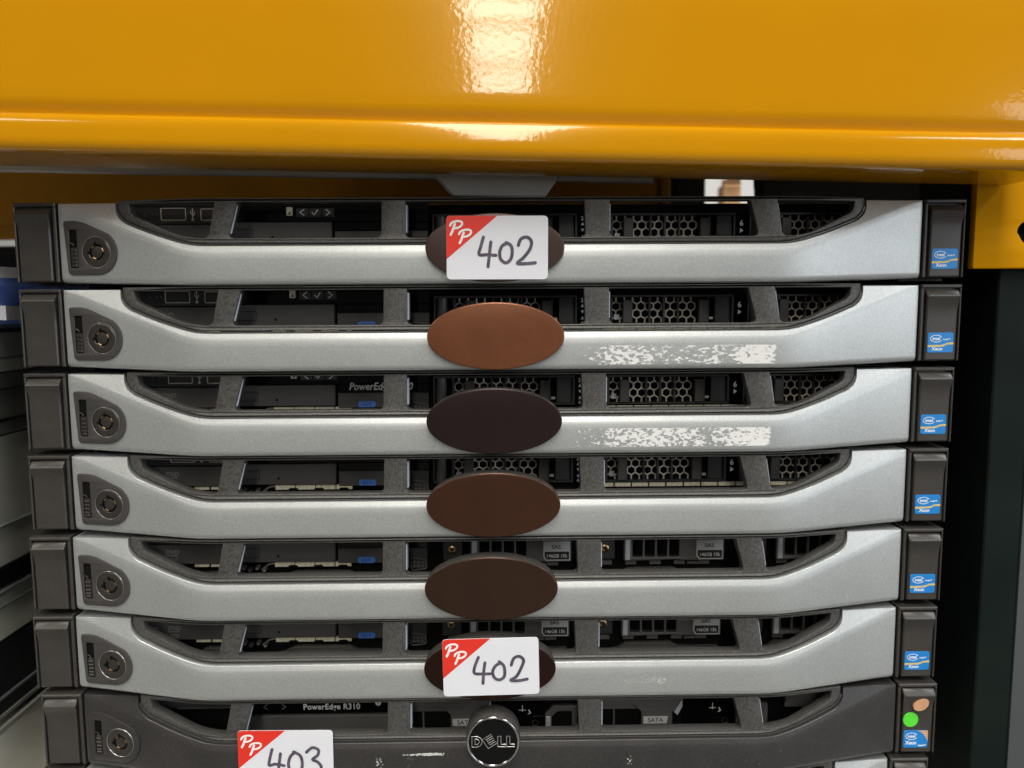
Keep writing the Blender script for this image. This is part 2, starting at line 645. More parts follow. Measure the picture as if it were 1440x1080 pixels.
def make_edges():
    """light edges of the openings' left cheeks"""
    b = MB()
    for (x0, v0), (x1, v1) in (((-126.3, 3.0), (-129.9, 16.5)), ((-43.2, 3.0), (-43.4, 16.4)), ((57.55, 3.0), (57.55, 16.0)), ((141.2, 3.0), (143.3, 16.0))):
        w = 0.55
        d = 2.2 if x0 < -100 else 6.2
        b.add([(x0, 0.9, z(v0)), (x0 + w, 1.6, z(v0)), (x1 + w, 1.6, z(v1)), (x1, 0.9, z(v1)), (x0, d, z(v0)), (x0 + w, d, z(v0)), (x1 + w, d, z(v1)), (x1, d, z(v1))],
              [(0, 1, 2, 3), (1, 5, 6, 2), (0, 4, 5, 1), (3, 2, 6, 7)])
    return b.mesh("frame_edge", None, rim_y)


def make_trim():
    a, c = rim_poly(0.30), rim_poly(0.80)
    b = MB()
    n = len(a)
    vs = [(p[0], 0.1, p[1]) for p in a] + [(p[0], 0.1, p[1]) for p in c] + [(p[0], 4, p[1]) for p in a] + [(p[0], 4, p[1]) for p in c]
    fs = []
    for i in range(n - 1):
        fs += [(i, i + 1, n + i + 1, n + i), (2 * n + i, 2 * n + i + 1, i + 1, i), (n + i, n + i + 1, 3 * n + i + 1, 3 * n + i)]
    return b.add(vs, fs).mesh("frame_trim", 30, rim_y)


def make_ear(sgn):
    b = MB()
    x0, x1 = (220.2, 241.2)
    T, Bm = ZB, ZB - 39.6

    def bx(a, c, *r, ch=0.0):
        if sgn < 0:
            a, c = -c, -a
        b.box(a, c, *r, ch)
    bx(x0, x1, 3.0, 17.0, Bm, T, ch=0.5)
    bx(x0, x1, -0.3, 3.4, T - 1.9, T - 0.05, ch=0.5)        # top lip of the frame
    bx(x0, x0 + 1.7, 0.2, 3.4, Bm + 0.1, T - 2.0, ch=0.4)   # inner stile
    bx(x1 - 0.9, x1, 0.0, 3.4, Bm + 0.1, T - 2.0, ch=0.3)   # outer stile
    return b.mesh("ear", 30)


def make_pad(sgn):
    # profile (v, y): lip at the top, scooped below it, flat to the bottom
    prof = [(2.7, 3.3), (2.7, 0.9), (3.0, 0.45), (5.7, -1.85), (6.1, -2.0), (6.7, -1.8), (8.6, -1.05), (10.8, -0.4), (13.5, 0.0), (18, 0.15), (38.6, 0.15), (39.2, 0.6), (39.2, 3.3)]
    b = MB()
    vs = []
    for v, y in prof:
        w = 0.35 if y < 1.0 else 0.0
        t = max(0.0, min(1.0, (v - 5) / 9.0))
        a, c = 222.6 + 0.8 * t, 239.9 - 0.35 * t
        xs = [a, a, a + w + 0.3, c - w - 0.3, c, c]
        ys = [3.3, y + 0.5, y, y, y + 0.5, 3.3]
        for x, yy in zip(xs, ys):
            vs.append((x * sgn, min(yy, 3.3), z(v)))
    fs = []
    for i in range(len(prof) - 1):
        for j in range(5):
            fs.append((i * 6 + j, i * 6 + j + 1, (i + 1) * 6 + j + 1, (i + 1) * 6 + j))
    return b.add(vs, fs).mesh("release_pad", 24)


# lock plate on the left end of the bar
LC = (-198.3, 24.9)


def plate_poly(off=0.0):
    pts = [(-215.8 + off, 9.2 + off), (-207.0, 9.2 + off)]
    r = 11.2 - off
    for k in range(13):
        a = math.radians(-52 + 142 * k / 12)
        pts.append((LC[0] + math.cos(a) * r, LC[1] + math.sin(a) * r))
    pts += [(-214.3 + off, 36.1 - off)]
    pts = [(u, z(v)) for u, v in pts]
    rr = [1.6, 4.0] + [0] * 12 + [0, 2.2]
    return fillet(pts, rr, 4)


SLOT = [(-213.0, z(32.6)), (-208.8, z(32.6)), (-208.8, z(13.6)), (-213.2, z(13.6))]


def make_lock_plate():
    return sheet("lock_plate", [resample(plate_poly(), 2.0), resample(fillet(SLOT, 0.7), 2.0), [(LC[0] + 7.9 * math.cos(i * math.pi / 16), z(LC[1]) + 7.9 * math.sin(i * math.pi / 16)) for i in range(32)]],
                 -1.0, 0.6, 0.3, 28, face_y)


def make_lock_cyl():
    b = MB()
    prof = [(0.3, -0.62), (2.6, -0.62), (2.9, -0.5), (2.9, -0.12), (4.1, -0.12), (4.1, -0.9), (4.4, -1.05), (6.9, -1.05), (7.3, -0.85), (7.3, -0.1), (8.0, -0.1)]
    b.lathe(LC[0], z(LC[1]), prof, 40)
    return b.mesh("lock_cylinder", 25, face_y)


def make_lock_notches():
    b = MB()
    for an, r in ((95, 4.3), (185, 4.3), (-8, 3.9)):
        a = math.radians(an)
        cx, cz = LC[0] + r * math.cos(a), z(LC[1]) + r * math.sin(a)
        s = 1.0 if r > 4 else 0.6
        b.prism([(cx - s * .7, cz - s * .7), (cx + s * .7, cz - s * .7), (cx + s * .7, cz + s * .7), (cx - s * .7, cz + s * .7)], -1.12, -0.3)
    return b.mesh("key_notch", None, face_y)


def make_lock_brass():
    b = MB()
    for an in (130, 245, 20):
        pts = []
        for k in range(4):
            a = math.radians(an - 16 + 32 * k / 3)
            pts.append((LC[0] + 3.5 * math.cos(a), -0.5, z(LC[1]) + 3.45 * math.sin(a)))
        b.tube(pts, 0.42)
    return b.mesh("brass_pin", 40, face_y)


def make_slide():
    b = MB()
    b.box(-212.5, -209.3, -0.55, -0.1, z(32.2), z(22.4), 0.1)
    for k in range(4):
        zz = z(23.8 + 2.0 * k)
        b.box(-212.3, -209.5, -1.25, -0.5, zz - 0.4, zz + 0.4, 0.2)
    b.box(-212.3, -209.5, -1.3, -0.5, z(32.0), z(30.7), 0.25)
    b.tube([(-212.9, -0.9, z(20.4)), (-211.6, -1.0, z(20.4)), (-210.6, -1.0, z(21.6))], 0.35)
    b.box(-213.5, -212.9, -1.15, -0.2, z(20.2), z(14.2), 0.15)
    return b.mesh("slide_switch", 30, face_y)


def make_slot_back():
    return MB().box(-214.0, -208.2, -0.12, 0.3, z(33.2), z(13.0)).mesh("slot_back", None, face_y)


BC = (0.7, 23.6)
BADGE_DZ = [-0.9, -1.0, -0.6, -0.5, -0.7, -0.3]


def ellipse(rx, rz, n=64):
    return [(BC[0] + rx * math.cos(2 * math.pi * i / n), z(BC[1]) + rz * math.sin(2 * math.pi * i / n)) for i in range(n)]


def make_badge():
    b = MB()
    n = 72
    rings = [(33.2, 15.9, -16.4), (33.75, 16.45, -16.3), (33.9, 16.6, -16.05)]
    vs = []
    for rx, rz, y in rings:
        vs += [(x, y, zz) for x, zz in ellipse(rx, rz, n)]
    fs = [tuple(range(n))]
    for k in range(2):
        for i in range(n):
            j = (i + 1) % n
            fs.append((k * n + i, (k + 1) * n + i, (k + 1) * n + j, k * n + j))
    return b.add(vs, fs).mesh("badge_face", 50)


def make_badge_base():
    b = MB()
    n = 72
    rings = [(33.8, 16.5, -16.0), (34.0, 16.7, -15.5), (33.8, 16.5, -12.7), (33.8, 16.5, -7.0)]
    vs = []
    for rx, rz, y in rings:
        vs += [(x, y, zz) for x, zz in ellipse(rx, rz, n)]
    fs = [tuple(range(n))]
    for k in range(3):
        for i in range(n):
            j = (i + 1) % n
            fs.append((k * n + i, (k + 1) * n + i, (k + 1) * n + j, k * n + j))
    fs.append(tuple(3 * n + i for i in range(n))[::-1])
    return b.add(vs, fs).mesh("badge", 50)


# ------------------------------------------------------------------ stickers
def lot_sticker(root, cx, vtop, y, digits, rot, seed):
    """white price-lot sticker with a red corner and a hand-written number"""
    W, H = 49.4, 30.6

    def place(o):
        o.location = Vector((cx, 0, z(vtop))) * MM
        o.rotation_euler = (0, rot, 0)
        return o
    st = part("lot_sticker%.1f" % y, "lot_sticker", lambda: MB().prism(rrect(-W / 2, W / 2, -H, 0, 2.2), y, y + 0.30, 0.06).mesh("lot_sticker", 30), "label_white", root,
              "white sticker with a red corner and the hand-written number %s" % digits)
    place(st)

    def red():
        pts = fillet([(-W / 2 + 0.05, -0.05), (-W / 2 + 0.05, -20.8), (-W / 2 + 24.8, -0.05)], [2.2, 0, 0])
        return MB().prism(pts, y - 0.06, y + 0.02).mesh("red_corner", None)
    part("red_corner%.1f" % y, "red_corner", red, "label_red", st)

    def pp():
        b = MB()
        for ox, oz in ((0.0, 0.0), (4.3, -4.1)):
            s = lambda pts: [(-W / 2 + ox + p[0], oz - p[1]) for p in pts]
            b.stroke(s([(4.2, 4.0), (3.6, 5.6), (3.0, 7.4), (2.2, 9.0)]), 1.15, y - 0.12 - ox * 0.004)
            b.stroke(s([(1.9, 4.7), (2.3, 3.8), (3.4, 3.0), (5.0, 2.6), (6.6, 2.6), (7.7, 3.1), (7.8, 4.0), (7.1, 5.0), (5.9, 5.7), (4.6, 6.0), (3.9, 6.0)]), 1.05, y - 0.17 - ox * 0.004)
        return b.mesh("initials", None)
    part("pp%.1f" % y, "initials", pp, "print_white", st)

    def num():
        b = MB()
        w = 1.55
        rnd = random.Random(seed)
        j = 0.0 if seed == 1 else 0.45
        sh = lambda pts: smooth_line([(-W / 2 + p[0] + rnd.uniform(-j, j), -p[1] + rnd.uniform(-j, j)) for p in pts])
        k = 0

        def s(pts, close=False):
            nonlocal k
            b.stroke(sh(pts), w, y - 0.11 - 0.03 * k)
            k += 1
        s([(18.0, 10.3), (16.7, 14.8), (15.9, 18.6), (19.6, 18.7), (24.0, 19.0)])
        s([(21.6, 12.6), (21.0, 17.6), (20.2, 24.4)])
        if digits == '402':
            s([(29.6, 13.2), (27.2, 14.4), (25.9, 17.4), (26.4, 20.9), (28.9, 22.6), (31.2, 20.9), (32.0, 17.2), (31.3, 14.2), (29.0, 12.9)])
            s([(35.0, 14.2), (36.2, 11.2), (39.2, 10.3), (41.3, 12.3), (40.6, 16.0), (37.4, 20.2), (34.4, 22.8), (38.6, 23.0), (43.2, 22.6)])
        else:
            s([(29.6, 12.2), (27.2, 14.4), (25.9, 17.9), (26.6, 21.9), (29.6, 23.6), (32.4, 21.2), (33.0, 17.2), (31.9, 13.9), (29.0, 11.9)])
            s([(35.6, 12.3), (36.8, 10.0), (39.4, 9.1), (41.4, 10.6), (41.2, 13.4), (38.6, 15.8), (41.2, 17.2), (43.0, 20.2), (41.6, 23.4), (37.2, 24.4)])
        return b.mesh("number", None)
    part("num%s%d" % (digits, seed), "handwritten_number", num, "marker_ink", st)
    return st


def smooth_line(pts, k=5):
    P = [Vector(p) for p in pts]
    out = []
    for i in range(len(P) - 1):
        p0, p1, p2, p3 = P[max(i - 1, 0)], P[i], P[i + 1], P[min(i + 2, len(P) - 1)]
        for j in range(k):
            t = j / k
            out.append(0.5 * ((2 * p1) + (p2 - p0) * t + (2 * p0 - 5 * p1 + 4 * p2 - p3) * t * t + (3 * p1 - p0 - 3 * p2 + p3) * t ** 3))
    out.append(P[-1])
    return [tuple(p) for p in out]


def chip_sticker(root, k):
    X0, X1, V0, V1 = 224.6, 238.0, 24.9, 35.2
    y = 0.0
    st = part("chip_sticker", "chip_sticker", lambda: MB().prism(rrect(X0, X1, z(V1), z(V0), 1.1), y - 0.12, y + 0.2, 0.05).mesh("chip_sticker", 30), "sticker_blue", root)
    cx, cz = X0 + 4.4, z(V0 + 3.1)

    def swoosh():
        b = MB()
        pts = [(cx + 3.1 * math.cos(a), cz + 1.75 * math.sin(a)) for a in (math.radians(25 + 335 * i / 24) for i in range(23))]
        b.stroke(pts, 0.28, y - 0.16)
        return b.mesh("swoosh", None)
    part("swoosh", "swoosh", swoosh, "print_white", st)
    part("inteltext", "lettering", lambda: text_mesh("intel_text", "intel", 2.35, cx, cz - 0.75, y - 0.17, bold=0.05, align='CENTER'), "print_white", st)
    part("insidetext", "lettering", lambda: text_mesh("inside_text", "inside\u2122", 1.15, X0 + 8.0, cz - 0.7, y - 0.17, bold=0.03), "print_white", st)

    def wave():
        b = MB()
        top = [(X0, z(V0 + 6.5)), (X0 + 3, z(V0 + 6.4)), (X0 + 6.5, z(V0 + 6.4)), (X0 + 8.5, z(V0 + 6.1)), (X0 + 10, z(V0 + 5.3)), (X1, z(V0 + 5.1))]
        bot = [(p[0], p[1] - 0.95) for p in top]
        b.prism(bot + top[::-1], y - 0.16, y - 0.05)
        return b.mesh("wave", None)
    part("wave", "yellow_band", wave, "sticker_yellow", st)
    part("xeontext", "lettering", lambda: text_mesh("xeon_text", "Xeon", 2.5, X0 + 2.2, z(V1 - 1.1), y - 0.17, bold=0.05), "print_white", st)
    return st


def chip_sticker_old(root):
    X0, X1, V0, V1 = 224.0, 237.4, 26.6, 36.4
    y = 0.0
    st = part("chip_sticker_b", "chip_sticker", lambda: MB().prism(rrect(X0, X1, z(V1), z(V0), 1.1), y - 0.12, y + 0.2, 0.05).mesh("chip_sticker", 30), "sticker_blue", root,
              "blue sticker with a peach corner")
    pts = [(X1 - 5.6, z(V0 + 0.1)), (X1 - 0.1, z(V0 + 0.1)), (X1 - 0.1, z(V0 + 6.2))]
    arc = [(X1 - 0.9, z(V0 + 4.6)), (X1 - 2.2, z(V0 + 2.6)), (X1 - 3.8, z(V0 + 1.1))]
    part("peach_corner", "peach_corner", lambda: MB().prism(pts + arc, y - 0.15, y - 0.04).mesh("peach_corner", None), "sticker_peach", st)
    cx, cz = X0 + 4.4, z(V0 + 3.3)

    def swoosh():
        b = MB()
        p = [(cx + 3.2 * math.cos(a), cz + 1.9 * math.sin(a)) for a in (math.radians(25 + 335 * i / 24) for i in range(23))]
        b.stroke(p, 0.3, y - 0.16)
        return b.mesh("swoosh", None)
    part("swoosh_b", "swoosh", swoosh, "print_white", st)
    part("inteltext_b", "lettering", lambda: text_mesh("t", "intel", 2.4, cx, cz - 0.75, y - 0.17, bold=0.05, align='CENTER'), "print_white", st)
    part("xeontext_b", "lettering", lambda: text_mesh("t", "Xeon", 2.7, X0 + 1.2, z(V0 + 7.9), y - 0.17, bold=0.07), "print_white", st)
    part("insidetext_b", "lettering", lambda: text_mesh("t", "inside\u2122", 1.3, X0 + 8.2, z(V0 + 9.0), y - 0.17, bold=0.04), "print_white", st)


def residue(root, name, key, x0, x1, v0, v1, prof, mat, label, rows=8):
    def fn():
        nx = 60
        vs, fs, den = [], [], []
        for j in range(rows + 1):
            for i in range(nx + 1):
                u = x0 + (x1 - x0) * i / nx
                vs.append((u, -0.12, z(v0 + (v1 - v0) * j / rows)))
                d = lerp_table(prof, i / nx)
                if mat == "scuff":
                    d *= math.sin(math.pi * (j + 0.01) / (rows + 0.02)) ** 0.5
                den.append(d)
        for j in range(rows):
            for i in range(nx):
                a = j * (nx + 1) + i
                fs.append((a, a + nx + 1, a + nx + 2, a + 1))
        me = MB().add(vs, fs).mesh(name, None, face_y)
        at = me.attributes.new("cover", 'FLOAT', 'POINT')
        at.data.foreach_set("value", den)
        return me
    return part(key, name, fn, mat, root, label)


# ------------------------------------------------------------------ what shows through the bezel windows
YI = 16.0


def ibox(x0, x1, v0, v1, y0=YI, y1=YI + 4, c=0.25):
    return lambda: MB().box(x0, x1, y0, y1, z(v1), z(v0), c).mesh("panel", 25)


def outline(x0, x1, v0, v1, r, y, rad=0.28):
    pts = [(p[0], y, p[1]) for p in rrect(x0, x1, z(v1), z(v0), r, 3)]
    return MB().tube(pts, rad, 1.0, 6, True)


def usb_symbol():
    b = MB()
    x, y = -157.7, YI - 0.1
    s = lambda p: [(x + q[0], z(q[1])) for q in p]
    b.stroke(s([(0, 1.6), (0, 6.6)]), 0.45, y)
    b.stroke(s([(0, 4.4), (-1.0, 3.5), (-1.0, 2.5)]), 0.4, y - 0.02)
    b.stroke(s([(0, 5.0), (1.0, 4.1), (1.0, 3.0)]), 0.4, y - 0.04)
    b.prism([(x - 0.6, z(1.9)), (x + 0.6, z(1.9)), (x, z(0.9))], y - 0.03, y + 0.02)
    b.lathe(x, z(6.8), [(0.3, y - 0.03), (0.75, y - 0.03), (0.75, y)], 10)
    return b.mesh("usb_symbol", None)


def hex_grille(x0, x1, v0, v1):
    """honeycomb of steel bars"""
    b = MB()
    r, w = 2.6, 0.42
    dx, dz = r * math.sqrt(3), r * 1.5
    nz = int((v1 - v0) / dz) + 2
    nx = int((x1 - x0) / dx) + 2
    seen = set()
    for j in range(nz):
        for i in range(nx):
            cx = x0 + dx * (i + 0.5 * (j % 2))
            cz = z(v0 + 1.2 + dz * j)
            c = [(cx + r * math.sin(math.radians(60 * k)), cz + r * math.cos(math.radians(60 * k))) for k in range(6)]
            for k in range(6):
                p, q = c[k], c[(k + 1) % 6]
                key = (round((p[0] + q[0]) * 2), round((p[1] + q[1]) * 2))
                if key in seen:
                    continue
                seen.add(key)
                ok = all(x0 - 0.1 <= t[0] <= x1 + 0.1 and z(v1) - 0.1 <= t[1] <= z(v0) + 0.1 for t in (p, q))
                if not ok:
                    continue
                b.tube([(p[0], YI + 3.2, p[1]), (q[0], YI + 3.2, q[1])], w, 0.8, 4)
    return b.mesh("hex_grille", 25)


def carrier_small(root, k):
    """2.5-inch hot-plug drive; built at its own place"""
    c0 = -32.5 + 84.0 * k
    loc = Vector((c0, 0, 0)) * MM

    def body():
        b = MB()
        b.box(0, 76.5, YI + 0.6, YI + 7, z(5.6), z(4.3), 0.25)
        b.box(0, 76.5, YI + 0.6, YI + 7, z(20.4), z(19.3), 0.25)
        b.box(0, 0.9, YI + 0.2, YI + 7, z(19.3), z(5.6), 0.2)
        b.box(10.2, 11.6, YI + 0.8, YI + 7, z(19.3), z(5.6), 0.2)
        for x in (31.0, 38.6, 46.3):
            b.box(x, x + 1.25, YI + 1.2, YI + 6, z(19.3), z(5.6), 0.2)
        b.box(62.8, 63.6, YI + 1.0, YI + 7, z(19.3), z(5.6), 0.2)
        b.box(66.8, 75.2, YI + 1.6, YI + 7, z(19.3), z(5.6), 0.3)
        b.box(75.4, 76.5, YI + 0.2, YI + 7, z(19.3), z(5.6), 0.2)
        return b.mesh("drive_carrier", 25)
    cr = part("carA", "drive_carrier", body, "carrier_grey", root)
    cr.location = loc

    def column():
        b = MB()
        n = 9
        vs, fs = [], []
        for i in range(n):
            a = math.pi * i / (n - 1)
            vs += [(4.2 - 2.9 * math.cos(a), YI + 3.2 - 2.6 * math.sin(a), z(19.3)), (4.2 - 2.9 * math.cos(a), YI + 3.2 - 2.6 * math.sin(a), z(5.6))]
        for i in range(n - 1):
            fs.append((2 * i, 2 * i + 1, 2 * i + 3, 2 * i + 2))
        return b.add(vs, fs).mesh("light_column", 60)
    part("carA_col", "light_column", column, "carrier_mid", cr)
    for x in (16.9, 57.6):
        part("carA_latch%g" % x, "latch", lambda: MB().box(x, x + 5.2, YI - 0.9, YI + 5, z(19.2), z(6.9), 0.4).mesh("latch", 25), "drive_grey", cr)
    part("carA_hex", "hex_grille", lambda: hex_grille(11.4, 58.0, 5.4, 19.6), "mesh_steel", cr)
    part("carA_foil", "hook", lambda: MB().box(12.6, 15.6, YI + 2.4, YI + 4, z(17.6), z(14.6), 0.2).box(63.8, 66.2, YI + 2.4, YI + 4, z(17.6), z(16.2), 0.2).mesh("hook", 25), "carrier_silver", cr)


def carrier_big(root, k):
    """3.5-inch hot-plug drive with slotted door and capacity label"""
    c0 = -21.3 + 84.3 * k
    loc = Vector((c0, 0, 0)) * MM

    def body():
        outer = fillet([(10.2, z(21.0)), (10.2, z(7.0)), (12.2, z(5.4)), (38.5, z(5.4)), (42.5, z(6.6)), (65.6, z(6.6)), (65.6, z(20.9)), (44, z(20.9)), (40, z(20.2))], 1.0)
        holes = []
        for i in range(4):
            x = 15.0 + 6.75 * i
            holes.append(rrect(x, x + 5.6, z(18.9), z(7.0), 0.8, 2))
        return sheet("drive_carrier", [outer] + holes, YI - 1.4, YI + 3, 0.3, 28)
    cr = part("carB", "drive_carrier", body, "carrier_mid", root)
    cr.location = loc
    part("carB_edge", "silver_edge", lambda: MB().box(10.9, 13.7, YI - 2.0, YI - 0.9, z(20.3), z(6.6), 0.3).mesh("silver_edge", 25), "carrier_silver", cr)

    def ring():
        b = MB()
        b.lathe(0, z(14.3), [(1.1, YI + 1.5), (1.1, YI + 0.2), (1.7, YI - 0.4), (2.3, YI - 0.2), (2.4, YI + 1.5)], 20)
        return b.mesh("screw_ring", 40)
    part("carB_block", "screw_block", lambda: MB().box(-5.0, 5.6, YI + 0.8, YI + 5, z(20.5), z(7.5), 0.4).mesh("screw_block", 25), "carrier_grey", cr)
    part("carB_ring", "screw_ring", ring, "brass", cr)
    lab = [(50.2, z(18.0)), (51.6, z(20.2)), (64.9, z(20.2)), (64.9, z(9.3)), (50.2, z(9.3))]
    low = [(50.9, z(17.9)), (52.0, z(19.6)), (64.4, z(19.6)), (64.4, z(15.1)), (50.9, z(15.1))]
    part("carB_label", "capacity_label", lambda: MB().prism(lab, YI - 1.75, YI - 1.3, 0.1).mesh("capacity_label", 25), "grey_label", cr)
    part("carB_label2", "label_band", lambda: MB().prism(low, YI - 1.80, YI - 1.7).mesh("label_band", 25), "print_black", cr)
    part("carB_t1", "lettering", lambda: text_mesh("t", "SAS", 3.0, 57.3, z(13.4), YI - 1.82, bold=0.05, align='CENTER', sx=1.1), "print_black", cr)
    part("carB_t2", "lettering", lambda: text_mesh("t", "146GB 15k", 2.7, 51.8, z(18.4), YI - 1.86, bold=0.01, sx=0.93), "print_white", cr)

    def slots():
        b = MB()
        for i in range(5):
            x = -2 + 13.6 * i
            b.box(x, x + 6.2, YI + 2.2, YI + 4, z(24.3), z(21.9), 0.2)
        b.box(46, 52, YI + 1.4, YI + 3, z(24.0), z(22.6), 0.2)
        return b.mesh("vent_slots", 25)
    part("carB_slots", "slot_bar", slots, "carrier_mid", cr)


def lip_bar(root, key, x0, xa, xb, x1, mat="carrier_mid"):
    def fn():
        b = MB()
        top = [(x0, 29.2), (x0 + 3.6, 28.6), (xa, 25.6), (xb, 25.6), (xb + 4.5, 27.9), (x1, 28.2)]
        pts = [(u, YI - 0.5, z(v)) for u, v in top]
        b.tube(pts, 0.45, 1.2, 6)
        poly = [(u, z(v)) for u, v in top] + [(x1, z(33)), (x0, z(33))]
        b.prism(poly, YI + 0.2, YI + 3)
        return b.mesh("chassis_lip", 40)
    part(key, "chassis_lip", fn, mat, root)


def interior_left(root, kind, words):
    """USB bay, optical drive and display that all the silver servers share"""
    # --- left window
    up_ = part("usb_panel", "usb_panel", ibox(-190, -145.5, -1.5, 9.0), "carrier_grey", root)
    if kind == 'A':
        def ports():
            b = outline(-174.2, -161.4, 1.0, 7.1, 0.5, YI - 0.1)
            b2 = outline(-153.4, -141.0, 1.4, 7.2, 0.5, YI - 0.1)
            return b.add(b2.v, b2.f).mesh("usb_ports", 40)
        part("usb_ports", "usb_port", ports, "mesh_steel", up_)
        part("usb_sym", "usb_symbol", usb_symbol, "print_white", up_)

        def dots():
            b = MB()
            for x in (-182.5, -178.6, -176.4):
                b.lathe(x, z(4.2), [(0.2, YI - 0.1), (0.6, YI - 0.15), (0.7, YI)], 10)
            return b.mesh("led", 40)
        part("usb_dots", "indicator_dot", dots, "carrier_mid", up_)
    dp = part("media_panel", "media_panel", ibox(-190, -145.5, 9.5, 20.4, YI - 0.6), "drive_grey", root)
    part("dvd", "lettering", lambda: text_mesh("t", "DVD", 3.3, -177.6, z(14.7), YI - 0.75, shear=0.25, bold=0.06, sx=1.05), "print_grey", dp)

    def lines():
        b = MB()
        b.box(-177.6, -171.0, YI - 0.7, YI - 0.5, z(15.9), z(15.4))
        for i in range(3):
            b.box(-176.6, -171.2, YI - 0.7, YI - 0.5, z(17.5 + 0.85 * i), z(17.1 + 0.85 * i))
        b.box(-186.5, -182.8, YI - 0.7, YI - 0.5, z(17.6), z(13.0))
        return b.mesh("mark", None)
    part("dvdlines", "printed_mark", lines, "print_grey", dp)

    # --- second window
    lcd = part("lcd", "display_panel", ibox(-138, -34.5, -1.5, 8.2, YI + 0.2), "black_gloss", root)
    if kind == 'A':
        for i, s in enumerate(("<", "\u2713", ">")):
            x = -103.6 + 6.75 * i
            part("button%d" % i, "button", lambda: MB().box(x, x + 6.35, YI - 0.7, YI + 2, z(6.0), z(1.2), 0.3).mesh("button", 25), "carrier_grey", lcd)
            if i == 1:
                fn = lambda: MB().stroke([(x + 1.7, z(3.6)), (x + 2.7, z(4.8)), (x + 4.6, z(2.2))], 0.55, YI - 0.85).mesh("tick", None)
            else:
                d = 1 if i == 0 else -1
                fn = lambda: MB().stroke([(x + 3.2 + d * 1.0, z(2.0)), (x + 3.2 - d * 1.1, z(3.5)), (x + 3.2 + d * 1.0, z(5.0))], 0.55, YI - 0.85).mesh("arrow", None)
            part("button_mark%d" % i, "button_mark", fn, "print_white", lcd)
        part("lcd_icon", "icon", lambda: MB().prism(rrect(-108.8, -105.6, z(5.0), z(0.6), 0.4), YI - 0.1, YI + 1).mesh("icon", None), "vent_pale", lcd)
        part("lcd_icon2", "icon_mark", lambda: MB().prism([(-107.9, z(4.4)), (-106.3, z(4.4)), (-107.1, z(2.9))], YI - 0.2, YI).mesh("icon_mark", None), "print_black", lcd)
    od = part("odd", "optical_drive", ibox(-137.5, -85.2, 8.5, 19.7, YI - 1.2, YI + 6), "drive_grey", root)
    part("odd_btn", "eject_button", lambda: MB().box(-136.3, -126.6, YI - 1.5, YI, z(16.6), z(12.2), 0.15).mesh("eject_button", 25), "drive_grey", od)
    part("odd_rim", "button_rim", lambda: outline(-136.5, -126.4, 12.0, 16.8, 0.3, YI - 1.25, 0.12).mesh("rim", 40), "black_void", od)
    part("odd_hole", "eject_hole", lambda: MB().lathe(-116.2, z(16.3), [(0.1, YI - 1.25), (0.7, YI - 1.25), (0.75, YI - 1.1)], 12).mesh("hole", None), "black_void", od)
    tp = part("tag_panel", "tag_panel", ibox(-84.0, -59.0, 13.0, 21.2, YI + 0.6), "drive_grey", root)
    gp = part("gloss_panel", "gloss_panel", ibox(-84.0, -34.6, 8.4, 12.8, YI + 0.4), "black_gloss", root)
    if words:
        part("words", "lettering", lambda: text_mesh("t", "PowerEdge R610", 5.6, -77.9, z(11.4), YI + 0.2, shear=0.22, bold=0.10, fit=34.4), "print_white", gp)
    tb = part("est_tab", "pull_tab", lambda: MB().prism(rrect(-73.0, -63.4, z(20.9), z(17.6), 1.2), YI - 0.6, YI + 2, 0.2).mesh("pull_tab", 30), "tab_blue", root)
    part("est", "lettering", lambda: text_mesh("t", "EST", 2.3, -68.2, z(20.1), YI - 0.75, bold=0.04, align='CENTER', sx=1.2, space=1.25), "tab_text", tb)

    def vent():
        b = MB()
        x = -119.0
        while x < -78:
            b.box(x, min(x + 10.6, -77), YI + 1.4, YI + 3, z(23.3), z(20.6), 0.2)
            x += 11.1
        b.box(-163, -155, YI + 1.4, YI + 3, z(22.9), z(21.1), 0.2).box(-154, -147, YI + 1.4, YI + 3, z(22.9), z(21.3), 0.2)
        return b.mesh("vent_strip", 25)
    part("vent_left", "vent_strip", vent, "vent_pale", root)

    def notches():
        b = MB()
        for x in (-112, -98, -84.5):
            b.prism([(x, z(23.5)), (x + 6, z(23.5)), (x + 5, z(22.2)), (x + 1, z(22.2))], YI + 1.1, YI + 3)
        return b.mesh("vent_notch", None)
    part("vent_notch", "vent_notch", notches, "black_void", root)

    def bits():
        b = MB()
        for i, x in enumerate((-136, -132.6, -128.4, -124.6)):
            b.lathe(x, z(23.4 + (i % 2) * 1.1), [(0.5, YI + 1), (1.2, YI + 0.5), (1.4, YI + 3)], 10)
        b.tube([(-126, YI + 1, z(24.5)), (-122, YI + 1, z(21.5)), (-119, YI + 1.5, z(21.2))], 0.6)
        return b.mesh("cable_bits", 40)
    part("cable_bits", "cable_end", bits, "carrier_mid", root)
    # video socket left of the drives
    vp = part("vga_panel", "port_panel", ibox(-46.5, -34.8, 13.0, 24.5, YI + 0.3), "carrier_grey", root)

    def vga():
        pts = fillet([(-44.6, z(18.0)), (-35.8, z(19.2)), (-35.2, z(24.6)), (-43.6, z(25.4))], 1.4, 4)
        return MB().tube([(p[0], YI - 0.1, p[1]) for p in pts], 0.42, 1.0, 6, True).mesh("video_port", 40)
    part("vga", "video_port", vga, "carrier_mid", vp)

    def pins():
        b = MB()
        for i in range(3):
            for j in range(2):
                b.lathe(-42.2 + 2.4 * i, z(21.0 + 2.1 * j), [(0.2, YI), (0.6, YI), (0.7, YI + 0.4)], 8)
        return b.mesh("pins", 40)
    part("vga_pins", "socket_pin", pins, "carrier_mid", vp)


